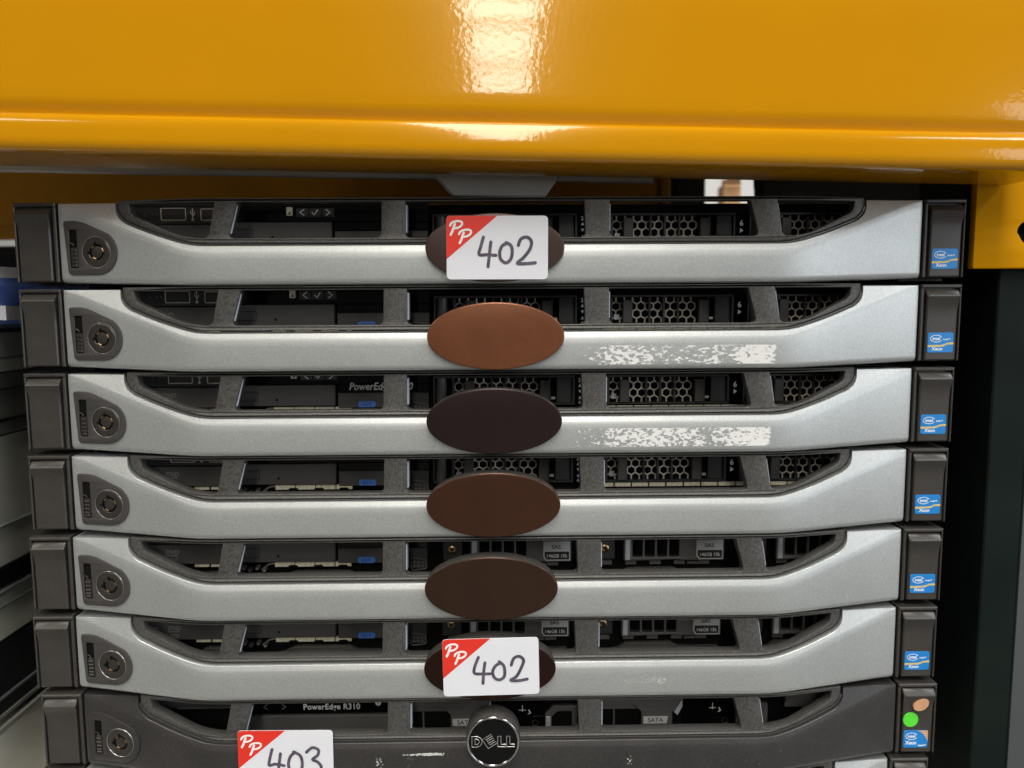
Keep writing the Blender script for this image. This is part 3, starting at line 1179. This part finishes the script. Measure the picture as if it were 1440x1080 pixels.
def interior_a(root):
    for k in range(3):
        carrier_small(root, k)
    part("six", "lettering", lambda: text_mesh("t", "6", 4.2, 130.2, z(11.2), YI + 0.4, bold=0.04), "print_white", root)
    part("arrow6", "arrow_mark", lambda: MB().prism([(130.5, z(15.0)), (130.5, z(12.4)), (132.4, z(13.7))], YI + 0.3, YI + 0.5).mesh("arrow", None), "print_white", root)

    def nums():
        b = MB()
        for i, v in enumerate((9.0, 12.4, 15.6)):
            b.prism([(46.0, z(v + 1.6)), (47.8, z(v + 1.6)), (46.9, z(v))] if i != 1 else [(46.0, z(v)), (47.8, z(v)), (46.9, z(v + 1.6))], YI + 0.3, YI + 0.5)
        return b.mesh("arrow_mark", None)
    part("arrows24", "arrow_mark", nums, "print_white", root)
    part("two", "lettering", lambda: text_mesh("t", "2", 3.0, 45.9, z(8.0), YI + 0.4, bold=0.03), "print_white", root)
    part("four", "lettering", lambda: text_mesh("t", "4", 3.0, 45.9, z(20.2), YI + 0.4, bold=0.03), "print_white", root)

    def vent():
        b = MB()
        x = 48.0
        while x < 178:
            b.box(x, x + 8.9, YI + 2.2, YI + 3.6, z(23.4), z(21.2), 0.2)
            x += 9.6
        return b.mesh("vent_strip", 25)
    part("vent_right", "vent_strip", vent, "vent_pale", root)


def interior_b(root):
    for k in range(3):
        carrier_big(root, k)
    lip_bar(root, "lipB1", -118, -108, -78, -58)
    lip_bar(root, "lipB2", 68, 76, 101, 128)
    lip_bar(root, "lipB3", 152, 160, 178, 186)
    lip_bar(root, "lipB0", -165, -157, -150, -140)
    lip_bar(root, "lipB4", -10, -4, 20, 43)


def interior_c(root):
    lcd = part("lcdC", "display_panel", ibox(-137.5, -56.0, 8.0, 21.4, YI), "black_gloss", root)
    for i, d in ((0, 1), (1, -1)):
        x = -127.4 + 10.4 * i
        part("cbtn%d" % i, "button_mark", lambda: MB().stroke([(x + d * 1.0, z(15.8)), (x - d * 1.1, z(17.1)), (x + d * 1.0, z(18.4))], 0.4, YI - 0.1).mesh("arrow", None), "print_grey", lcd)
    part("cwords", "lettering", lambda: text_mesh("t", "PowerEdge R310", 4.7, -106.4, z(18.9), YI - 0.1, bold=0.09, space=1.05, fit=31.6), "print_white", lcd)
    part("cinfo", "info_mark", lambda: MB().lathe(-64.5, z(15.6), [(0.2, YI - 0.1), (1.55, YI - 0.1), (1.6, YI)], 20).mesh("info", None), "print_white", lcd)
    part("cinfo_i", "lettering", lambda: text_mesh("t", "i", 2.9, -64.9, z(16.7), YI - 0.16, shear=0.3, bold=0.06), "print_black", lcd)
    part("cdrv", "optical_drive", ibox(-136.2, -58.0, 21.6, 34.5, YI - 1.5, YI + 4, 0.5), "carrier_mid", root)
    part("cdrv_side", "drive_side", ibox(-139.5, -136.8, 15.0, 33, YI - 6, YI + 4, 0.5), "carrier_silver", root)
    part("cusb", "usb_panel", ibox(-190, -146, 8.0, 17.2, YI), "carrier_grey", root)
    part("cusb_line", "panel_line", lambda: MB().tube([(-176, YI - 0.3, z(17.2)), (-146, YI - 0.3, z(17.0))], 0.35, 1, 6).mesh("line", 40), "carrier_mid", root)

    for k in range(3):
        c0 = -50.5 + 107.4 * k

        def body():
            outer = [(0, z(36)), (0, z(6)), (48.5, z(6)), (48.5, z(14.6)), (44.5, z(22.3)), (44.5, z(36)), (25.5, z(36)), (25.5, z(23.5)), (22, z(18.6)), (3, z(18.6)), (3, z(36))]
            b = MB()
            b.prism([(0, z(9)), (48.5, z(9)), (48.5, z(14.8)), (44, z(22.3)), (26.5, z(22.3)), (21.5, z(17.4)), (0, z(17.4))], YI - 1.6, YI + 2, 0.35)
            b.prism([(26.5, z(22.8)), (44, z(22.8)), (44, z(36)), (26.5, z(36))], YI - 0.2, YI + 2, 0.3)
            b.box(0, 26.5, YI - 0.4, YI + 2, z(20.8), z(18.0), 0.2)
            b.box(10.6, 11.6, YI + 0.6, YI + 2, z(36), z(21.0), 0.2)
            b.box(20.4, 21.2, YI + 0.6, YI + 2, z(36), z(21.0), 0.2) if False else None
            return b.mesh("drive_carrier", 25)
        cr = part("carC", "drive_carrier", body, "carrier_mid", root)
        cr.location = Vector((c0, 0, 0)) * MM
        part("carC_edge", "silver_edge", lambda: MB().prism([(44.6, z(22.3)), (48.7, z(15.2)), (49.2, z(15.2)), (49.2, z(19)), (46.6, z(24))], YI - 1.9, YI + 2, 0.2).mesh("edge", 25), "carrier_silver", cr)
        part("carC_lab", "type_label", lambda: MB().prism([(27.6, z(29.6)), (40.8, z(29.6)), (41.5, z(25.4)), (27.6, z(25.4))], YI - 0.45, YI, 0.05).mesh("label", 25), "grey_label", cr)
        part("carC_t", "lettering", lambda: text_mesh("t", "SATA", 3.6, 34.4, z(28.7), YI - 0.5, bold=0.04, align='CENTER'), "print_black", cr)
        part("carC_t2", "lettering", lambda: text_mesh("t", "500GB 7.2", 2.2, 28.2, z(32.3), YI - 0.3, bold=0.02), "print_grey", cr)
        if k == 2:
            continue

        def plus():
            b = MB()
            b.stroke([(66.8, z(18.4)), (66.8, z(22.0))], 0.35, YI + 0.5)
            b.stroke([(65.0, z(21.2)), (68.6, z(21.2))], 0.35, YI + 0.47)
            b.stroke([(70.4, z(21.2)), (71.4, z(22.8)), (70.2, z(23.4))], 0.6, YI + 0.44)
            return b.mesh("plus", None)
        bp = part("carC_bp", "black_cover", lambda: MB().box(51.0, 79.0, YI + 0.6, YI + 4, z(36), z(8), 0.3).box(73, 85, YI + 0.2, YI + 3, z(25.4), z(24.8), 0.1).mesh("cover", 25), "black_gloss", cr)
        part("carC_plus", "symbol", plus, "print_white", bp)
        part("carC_ring", "screw_ring", lambda: MB().lathe(74.0, z(28.9), [(1.3, YI + 1.5), (1.3, YI + 0.4), (1.6, YI + 0.1), (2.0, YI + 0.1), (2.1, YI + 1.5)], 20).mesh("ring", 40), "lock_steel", bp)

        def handle():
            b = MB()
            o = fillet([(79.5, z(36)), (79.5, z(22.5)), (84.0, z(17.8)), (97.4, z(17.8)), (97.4, z(36))], 0.6)
            h = fillet([(83.2, z(37)), (83.2, z(24.2)), (86.5, z(21.0)), (94.6, z(21.0)), (94.6, z(37))], 0.8)
            o2 = [(79.5, z(38)) if p == 0 else q for p, q in enumerate(o)]
            return sheet("latch", [o, [(x, max(zz, z(35.2))) for x, zz in h]], YI - 1.6, YI + 1, 0.25)
        part("carC_handle", "latch", handle, "carrier_mid", cr)
        part("carC_hedge", "silver_edge", lambda: MB().box(79.9, 82.6, YI - 1.9, YI - 1.2, z(35.5), z(23.8), 0.2).mesh("edge", 25), "carrier_silver", cr)


# ------------------------------------------------------------------ a whole server
DX = [1.848, 1.880, 0.804, 0.0055, -1.410, -2.451, -0.676, -3.2]
DY = [0.0, 0.05, 0.99, 0.99, -0.39, -0.60, -1.03, -0.6]


def make_chassis():
    b = MB()
    b.box(-217, 217, 22, 715, 0.15, ZB - 0.2)
    b.box(-240.5, -216.6, 17.3, 19.0, 1.6, ZB - 0.8, 0.2)
    b.box(216.6, 240.5, 17.3, 19.0, 1.6, ZB - 0.8, 0.2)
    b.box(-217.3, 217.3, 14.5, 30, ZB - 0.15, ZB + 0.12)       # lid's front edge
    return b.mesh("chassis", 30)


def make_face():
    return MB().box(-216.4, 216.4, YI + 5.5, YI + 6.2, 0.4, ZB - 0.4).mesh("front_plate", None)


def make_lid_ticks():
    b = MB()
    for x in (-12, -4, 1, 10, 18, 26, 34):
        b.box(x - 1.9, x + 1.9, 1.5, 2.4, z(-1.6), z(-1.0), 0.15)
    return b.mesh("lid_tick", 25)


def server(k, kind, label, words=False):
    paint = "gunmetal_paint" if kind == 'C' else "silver_paint"
    root = thing("rack_server", label, "server", (DX[k], DY[k], -PITCH_MM * k - ZB), "rack servers stacked under the yellow beam")
    part("chassis", "chassis", make_chassis, "chassis_steel", root)
    part("front_plate", "front_plate", make_face, "black_void", root)
    part("bezel", "bezel", make_bezel, paint, root)
    fr = part("window_frame", "window_frame", make_frame, "charcoal_grain", root)
    part("frame_trim", "frame_trim", make_trim, "dark_trim", fr)
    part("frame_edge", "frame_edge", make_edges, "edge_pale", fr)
    for s in (-1, 1):
        e = part("ear%d" % s, "ear", lambda: make_ear(s), "ear_plastic", root)
        part("pad%d" % s, "release_pad", lambda: make_pad(s), "ear_plastic", e)
    lp = part("lock_plate", "lock_plate", make_lock_plate, "gunmetal_paint" if kind == 'C' else "lock_plastic", root)
    part("lock_cyl", "lock_cylinder", make_lock_cyl, "lock_steel", lp)
    part("key_gap", "key_gap", lambda: MB().lathe(LC[0], z(LC[1]), [(2.8, -0.2), (4.15, -0.2), (4.15, 0.0)], 32).mesh("gap", None, face_y), "black_void", lp)
    part("lock_rim_glint", "lock_rim_glint", lambda: MB().tube([(LC[0] + 7.75 * math.cos(2 * math.pi * i / 48), -0.98, z(LC[1]) + 7.75 * math.sin(2 * math.pi * i / 48)) for i in range(48)], 0.24, 1, 6, True).mesh("ring", 60, face_y), "bright_metal", lp)  # bright ring added to draw the highlight along the cylinder's rim
    part("lock_notch", "key_notch", make_lock_notches, "black_void", lp)
    part("lock_brass", "brass_pin", make_lock_brass, "brass", lp)
    part("slot_back", "slot", make_slot_back, "black_void", lp)
    part("slide", "slide_switch", make_slide, "lock_steel", lp)
    if kind in 'AB':
        if k < 6:
            bs = part("badge_base", "badge", make_badge_base, "badge_side", root)
            bs.location = Vector((0, 0, BADGE_DZ[k])) * MM
            part("badge_face", "badge_face", make_badge, "badge_brown_%d" % k, bs)
        chip_sticker(root, k)
    if k == 7:
        return root
    if kind == 'C':
        interior_c(root)
    else:
        interior_left(root, kind, words)
        (interior_a if kind == 'A' else interior_b)(root)
    return root


S = []
S.append(server(0, 'A', "topmost silver rack server, its oval badge half covered by a 402 sticker"))
S.append(server(1, 'A', "silver rack server with a bright copper oval badge and torn white paper residue"))
S.append(server(2, 'A', "silver rack server with a blackish oval badge and torn white paper residue", words=True))
S.append(server(3, 'A', "silver rack server with a reddish brown oval badge and no paper residue"))
S.append(server(4, 'B', "silver rack server with a bare dark brown badge, just above the lower 402 sticker"))
S.append(server(5, 'B', "silver rack server carrying the lower 402 sticker, just above the dark grey server"))
S.append(server(6, 'C', "dark grey rack server with a round black badge, 403 sticker and green dot"))
S.append(server(7, 'A', "lowest silver rack server, only its top corners showing beneath the dark grey one"))

# --- marks that belong to single servers
part("ticks", "lid_tick", make_lid_ticks, "print_white", S[0])
lot_sticker(S[0], 1.85, 9.3, -17.0, '402', 0.003, 1)
lot_sticker(S[5], 0.95, 7.0, -17.0, '402', -0.017, 2)
lot_sticker(S[6], -107.9, 13.6, -14.2, '403', 0.008, 3)
residue(S[1], "paper_residue", "resid1", 45.0, 142.0, 29.8, 39.3,
        [(0, .38), (.05, .44), (.12, .51), (.3, .52), (.36, .44), (.5, .45), (.62, .47), (.74, .46), (.80, .53), (.86, .59), (.93, .61), (.98, .57), (1, .3)],
        "torn_paper", "torn strip of white paper left by a sticker")
residue(S[2], "paper_residue", "resid2", 40.0, 141.0, 28.7, 38.2,
        [(0, .36), (.08, .40), (.16, .46), (.25, .53), (.5, .53), (.62, .50), (.68, .44), (.74, .50), (.82, .56), (.9, .61), (.97, .60), (1, .45)],
        "torn_paper_fine", "torn strip of white paper left by a sticker")
residue(S[5], "adhesive_speck", "speck5", 66, 100, 29.0, 36.5, [(0, .0), (.15, .46), (.35, .40), (.55, .45), (.75, .47), (1, .0)], "scuff", "faint white specks")
residue(S[6], "scuff_mark", "scuff6", -50, -21, 27.2, 29.8, [(0, .1), (.1, .48), (.3, .55), (.6, .66), (.85, .55), (1, .1)], "scuff", "scuffed whitish paint")
residue(S[6], "scuff_mark", "scuff6b", -64, -54, 27.2, 38.0, [(0, .0), (.3, .47), (.6, .45), (1, .0)], "scuff", "pale chips in the paint")
residue(S[6], "scuff_mark", "scuff6c", 66, 77, 29.0, 38.0, [(0, .0), (.35, .45), (.65, .45), (1, .0)], "scuff", "pale chips in the paint")


def scratches(root, k):
    """hairline scratches and dust, different on every bar"""
    rnd = random.Random(50 + k)

    def fn():
        b = MB()
        for i in range(11):
            u = rnd.choice([rnd.uniform(-190, -40), rnd.uniform(42, 205)])
            v = rnd.uniform(29.5, 37.5)
            if u < -180:
                continue
            l = rnd.uniform(0.3, 1.0) if i < 8 else rnd.uniform(2, 5)
            a = rnd.uniform(-1.2, 1.2)
            n = 4
            pts = [(u + l * t / n * math.cos(a) + rnd.uniform(-.1, .1), z(v) + l * t / n * math.sin(a)) for t in range(n + 1)]
            b.stroke(pts, rnd.uniform(0.14, 0.3) if i < 8 else 0.12, -0.08 - 0.01 * i)
        return b.mesh("scratch_mark", None, face_y)
    part("scratch%d" % k, "scratch_mark", fn, "scuff_light" if k != 6 else "print_grey", root)


for k in range(7):
    scratches(S[k], k)

# round black badge with outlined letters on the dark server
r7 = S[6]
RC = (0.2, 19.6)


def round_base():
    return MB().lathe(RC[0], z(RC[1]), [(12.5, -16.6), (13.9, -16.2), (14.2, -15.4), (14.2, -6.0)], 56).mesh("round_badge", 40)


def round_face():
    return MB().lathe(RC[0], z(RC[1]), [(0.5, -16.9), (12.4, -16.85), (12.6, -16.5)], 56).mesh("badge_face", 40)


def round_ring():
    pts = [(RC[0] + 13.1 * math.cos(2 * math.pi * i / 56), -16.95, z(RC[1]) + 13.1 * math.sin(2 * math.pi * i / 56)) for i in range(56)]
    return MB().tube(pts, 0.6, 1.0, 8, True).mesh("badge_ring", 60)


def round_letters():
    b = MB()
    y = -17.05
    ox, oz = RC[0], z(RC[1])

    def loop(pts, rot=0.0, c=(0, 0)):
        q = []
        for x, zz in pts:
            xr = c[0] + (x - c[0]) * math.cos(rot) - (zz - c[1]) * math.sin(rot)
            zr = c[1] + (x - c[0]) * math.sin(rot) + (zz - c[1]) * math.cos(rot)
            q.append((ox + xr, y, oz + zr))
        b.tube(q, 0.23, 0.6, 6, True)
    D = [(-11.0, -2.9), (-11.0, 2.9), (-8.2, 2.9), (-6.4, 2.0), (-5.6, 0.2), (-6.4, -1.9), (-8.2, -2.9)]
    loop(D)
    loop([(-9.4, -1.5), (-9.4, 1.5), (-8.4, 1.5), (-7.5, 0.9), (-7.1, 0.0), (-7.5, -0.9), (-8.4, -1.5)])
    E = [(-5.2, -3.2), (-5.2, 3.2), (1.2, 3.2), (1.2, 1.9), (-3.3, 1.9), (-3.3, 0.8), (0.9, 0.8), (0.9, -0.6), (-3.3, -0.6), (-3.3, -1.8), (1.2, -1.8), (1.2, -3.2)]
    loop([(x * 0.86 + 0.0, zz * 0.9) for x, zz in E], math.radians(33), (-2.0, 0.0))
    for x in (2.4, 7.0):
        loop([(x, -2.9), (x, 2.9), (x + 1.7, 2.9), (x + 1.7, -1.5), (x + 4.1, -1.5), (x + 4.1, -2.9)])
    return b.mesh("lettering", 60)


rb = part("round_base", "badge", round_base, "badge_side", r7)
part("round_face", "badge_face", round_face, "black_gloss", rb)
part("round_ring", "badge_ring", round_ring, "chrome", rb)
part("round_letters", "lettering", round_letters, "bright_metal", rb)
# dots and chip sticker on its right ear
part("dot_peach", "round_dot", lambda: MB().prism([(232.3 + 4.1 * math.cos(a) * (1 - 0.08 * math.cos(a)) + 0.7 * math.sin(a), z(11.2) + 3.4 * math.sin(a) + 0.5 * math.cos(a)) for a in (2 * math.pi * i / 32 for i in range(32))], -1.75, -0.5, 0.05).mesh("dot", None), "dot_peach", r7, "peach coloured oval dot")
part("dot_green", "round_dot", lambda: MB().lathe(227.5, z(20.4), [(0.5, -0.12), (4.1, -0.12), (4.2, 0.1)], 32).mesh("dot", 40), "dot_green", r7, "bright green round dot")
chip_sticker_old(r7)

# ------------------------------------------------------------------ front beam of the rack
beam = thing("rack_beam", "glossy yellow steel rack beam across the front above the servers", "rack beam", (10.7, 0, 12.4))
beam.rotation_euler = (0, math.radians(1.28), 0)


def beam_mesh():
    # section (y, z) from the top back round the front to the bottom back, z above the underside
    sec = [(-1, 147), (-36, 147), (-39, 146), (-40, 143), (-40, 60), (-40, 30), (-40, 24.4), (-39.85, 22.6), (-39.4, 20.8), (-38.8, 19.2), (-38.3, 17.9), (-38.2, 17.0),
           (-38.6, 16.75), (-40.2, 16.45), (-41.3, 15.7), (-41.95, 14.6), (-42.32, 13.2), (-42.54, 11.6), (-42.66, 9.8), (-42.70, 7.6), (-42.72, 5.6), (-42.6, 3.8), (-42.0, 2.0), (-40.9, 0.8), (-39.4, 0.15), (-37, 0.0), (-1, 0.0), (0, 1.0), (0, 146)]
    b = MB()
    xs = [-900 + 30 * i for i in range(39)] + [252.0]
    n = len(sec)
    vs = [(x, y, zz) for x in xs for y, zz in sec]
    fs = []
    for i in range(len(xs) - 1):
        for j in range(n):
            k = (j + 1) % n
            fs.append((i * n + j, i * n + k, (i + 1) * n + k, (i + 1) * n + j))
    fs.append(tuple(range(n)))
    fs.append(tuple((len(xs) - 1) * n + j for j in range(n))[::-1])
    return b.add(vs, fs).mesh("beam", 40)


part("beam", "beam", beam_mesh, "beam_yellow", beam)


def plate_mesh():
    hole = [(276.6 + (4.9 if math.sin(a) > -0.2 else 4.4 - 1.8 * abs(math.sin(a))) * math.cos(a), -17.0 + 5.6 * math.sin(a)) for a in (2 * math.pi * i / 28 for i in range(28))]
    return sheet("connector_plate", [resample(rrect(249.5, 330, -35.3, 150, 1.2), 6), hole], 2.0, 7.0, 0.6, 30)


cpl = part("plate", "connector_plate", plate_mesh, "plate_yellow", beam)
cpl.location = Vector((-10.7, 0, -12.4)) * MM
cpl.rotation_euler = (0, math.radians(-1.28), 0)


def scr(pts, r, y):
    return lambda: MB().tube([(p[0], y + p[2] if len(p) > 2 else y, p[1]) for p in pts], r, 0.3, 5).mesh("scratch", 60)


part("scr1", "scratch", scr([(-54.5, 9.6), (-51.5, 8.2), (-49.4, 7.6), (-47.2, 6.6)], 0.14, -42.55), "scratch_dark", beam)
part("scr2", "scratch", scr([(-202.0, 4.4, 0.4), (-201.0, 2.2, 1.6)], 0.25, -42.3), "scratch_dark", beam)
part("scr3", "scratch", scr([(64, 0.6, 3.6), (66, 1.6, 2.4)], 0.25, -42.3), "scratch_dark", beam)


def scrape_mesh():
    b = MB()
    rnd = random.Random(3)
    x = -222.0
    while x < -140:
        l = rnd.uniform(3, 11)
        h = rnd.uniform(0.15, 0.38) * (1.0 if x < -180 else 0.5)
        b.box(x, x + l, -40.0, -39.3, 0.75 - h, 0.75 + h)
        x += l + rnd.uniform(0.2, 2.5)
    return b.mesh("paint_scrape", None)


part("scrape", "paint_scrape", scrape_mesh, "scrape", beam)

# ------------------------------------------------------------------ rest of the rack
deck = thing("shelf_deck", "pale grey steel strip and bracket glimpsed just under the yellow front beam", "shelf bracket", (0, 0, 20.5))
deck.rotation_euler = (0, math.radians(1.2), 0)
part("deck", "support_strip", lambda: MB().box(-900, 91, 40, 44, -3.6, 30, 0.5).mesh("strip", 30), "deck_grey", deck)
part("tongue", "support_bracket", lambda: MB().prism(fillet([(-35.5, 24), (-35.0, 2.0), (-20.5, -14.2), (29.5, -14.2), (40.5, 2.0), (41.0, 24)], [0, 1, 2, 2, 1, 0]), 28, 38, 0.8).mesh("bracket", 30), "deck_grey", deck)
top = tag(link("shelf_deck", MB().box(-900, 330, -38, 690, 0, 8, 1).mesh("shelf_deck", 30), "deck_grey"), "steel shelf deck lying on top of the yellow beams", "shelf")
top.location = Vector((0, 0, 160)) * MM

rbm = thing("rack_beam", "shaded orange rear rack beam showing behind the top of the servers", "rack beam", (0, 600, 38))


def rear_beam():
    b = MB()
    b.box(-1500, 209, 0, 40, 0, 112, 3)
    b.box(-1500, 209, -3, 3, 14, 36, 2)
    return b.mesh("beam", 30)


part("rear_beam", "beam", rear_beam, "beam_orange", rbm)
part("rear_plate", "connector_plate", lambda: MB().box(209.5, 220, -14, 40, -20, 118, 1.5).mesh("plate", 30), "beam_yellow", rbm)

frame = thing("rack_upright", "dark green steel rack upright to the right of the server stack", "rack upright", (0, 0, -1300))


def upright_mesh():
    b = MB()
    Z = 1300
    b.box(268.5, 288.5, 10, 13, Z - 1300, Z + 400, 0.8)              # front lip
    b.box(268.5, 271.0, 13.0, 92, Z - 1300, Z + 400)                   # side web
    b.box(288.5, 290.2, 10.6, 30, Z - 1300, Z + 400, 0.5)
    return b.mesh("front_post", 30)


part("front_post", "front_post", upright_mesh, "upright_green", frame)


def rear_post():
    b = MB()
    Z = 1300
    b.box(221.5, 279, 640, 700, Z - 1300, Z + 600, 3)
    b.box(238, 258, 636, 641, Z - 1300, Z + 600, 2)
    return b.mesh("rear_post", 30)


part("rear_post", "rear_post", rear_post, "post_dark", frame)


def brace():
    b = MB()
    Z = 1300
    b.tube([(290, 520, Z + 420), (290, 395, Z - 60), (290, 120, Z - 1100)], 16, 1.0, 8)
    return b.mesh("brace", 40)


part("brace", "brace", brace, "post_dark", frame)
part("side_sheet", "side_panel", lambda: MB().box(272, 275, 93, 392, 300, 1500).mesh("side_panel", None), "post_dark", frame)

# shelf that carries the stack, just below the frame
low = tag(link("shelf_deck", MB().box(-900, 262, -30, 900, -46, -43 * 0 - 0.5).mesh("shelf_deck", 30), "deck_grey"), "grey steel shelf under the server stack", "shelf")
low.location = Vector((0, 0, -43 * 8)) * MM

# ------------------------------------------------------------------ neighbours on the left
NB = "equipment cases stacked left of the servers"


def case(label, x1, ztop, zbot, mat, seams, rail=None, depth=(22, 700)):
    t = thing("equipment_case", label, "server case", (x1 - 220, 0, zbot), NB)
    H = ztop - zbot

    def body():
        b = MB()
        b.box(-220, 220, depth[0], depth[1], 0.3, H - 0.3, 1.2)
        return b.mesh("case_body", 30)
    link("case_body", body(), mat, t)
    for a, c, mm in seams:
        link("side_strip", MB().box(219.0, 221.2, depth[0] + 1, depth[1], a - zbot, c - zbot, 0.3).mesh("side_strip", 30), mm, t)
    return t


case("dark low case at the top of the left stack, under the blue crate", -286, -62, -89.5, "nbr_grey", [(-66.5, -64, "nbr_black"), (-82, -80.5, "nbr_dark")])
case("blackish case second from the top of the left stack", -287, -90, -126, "nbr_dark", [(-118.5, -116.5, "nbr_black"), (-100, -99, "nbr_black")])
case("taller olive grey case in the middle of the left stack", -289, -127, -205, "nbr_grey", [(-181, -179.5, "rail_bright"), (-205, -203, "nbr_black")])
case("thin grey case with a bright slide rail, lower in the left stack", -290, -218, -247, "nbr_grey", [(-221, -218.5, "rail_bright"), (-228, -226.8, "rail_bright")])
case("black case with a thin bright edge near the foot of the left stack", -290, -247.5, -292, "nbr_black", [(-281, -279.6, "rail_bright"), (-292, -290, "nbr_dark")])
case("greyish olive case at the bottom of the left stack", -288, -296, -344, "nbr_grey", [(-299, -296, "nbr_dark")])
case("narrow black case between two grey ones in the left stack", -292, -205.5, -217.5, "nbr_black", [])

crate = thing("storage_crate", "blue plastic crate with a pale lid and white label on the left stack", "crate", (-394, 30, -61.5))


def crate_body():
    b = MB()
    b.add([(-120, 0, 0), (120, 0, 0), (120, 260, 0), (-120, 260, 0), (-124, -3, 24), (126, -3, 24), (126, 263, 24), (-124, 263, 24)],
          [(0, 1, 5, 4), (1, 2, 6, 5), (2, 3, 7, 6), (3, 0, 4, 7), (0, 3, 2, 1)])
    b.box(-127, 129, -6, 266, 21, 25.5, 1)
    b.box(-122, 123.5, -2, 262, 11, 13, 0.5)
    return b.mesh("crate_body", 30)


part("crate_body", "crate_body", crate_body, "crate_blue", crate)
part("crate_lid", "lid", lambda: MB().add([(-127, -5, 25.5), (128, -5, 25.5), (128, 265, 29), (-127, 265, 27), (-120, 8, 30), (122, 8, 32), (122, 250, 36), (-120, 250, 33)],
     [(0, 1, 5, 4), (1, 2, 6, 5), (2, 3, 7, 6), (3, 0, 4, 7), (4, 5, 6, 7)]).mesh("lid", None), "crate_lid", crate)
part("crate_label", "label", lambda: MB().box(104, 122.5, -3.4, -1.0, 2.5, 10.8).box(121.0, 127.2, 2, 26, 2.5, 10.5).mesh("label", None), "label_white", crate)

# ------------------------------------------------------------------ far background and ground
wall = link("wall", MB().box(-6000, 6000, 4200, 4300, -1300, 2600).mesh("wall", None), "wall_white")
wall["kind"] = "structure"
floor = link("floor", MB().box(-9000, 9000, -11000, 4200, -1350, -1300).mesh("floor", None), "floor_concrete")
floor["kind"] = "structure"
carton = tag(link("carton", MB().box(-46, 6, 0, 60, -300, 38, 3).box(-38, 0, 4, 50, 38, 58, 6).add(
    [(-46, 0, 38), (6, 0, 38), (-4, -18, 66), (-30, -22, 70)], [(0, 1, 2, 3)]).mesh("carton", None), "carton_brown"),
    "brown cardboard carton far behind the rack", "carton")
carton.location = Vector((712, 1900, 262)) * MM
box = tag(link("storage_box", MB().box(-900, -610, 0, 200, -150, 26, 4).box(-904, -606, -4, 204, 10, 30, 2).mesh("storage_box", 30), "navy"), "dark navy storage box behind the blue crate at the left edge", "box")
box.location = Vector((0, 640, 0)) * MM
cab = thing("cabinet", "tall dark cabinet with a pale grey lower door beyond the upright at right", "cabinet", (600, 300, -1300))
part("cab_body", "cabinet_body", lambda: MB().box(-290, 400, 3, 105, 0, 2200, 2).mesh("cabinet", 30), "post_dark", cab)
part("cab_door", "door", lambda: MB().box(-289, 400, -12, 2.5, 10, 1110, 3).mesh("door", 30), "cabinet_grey", cab)
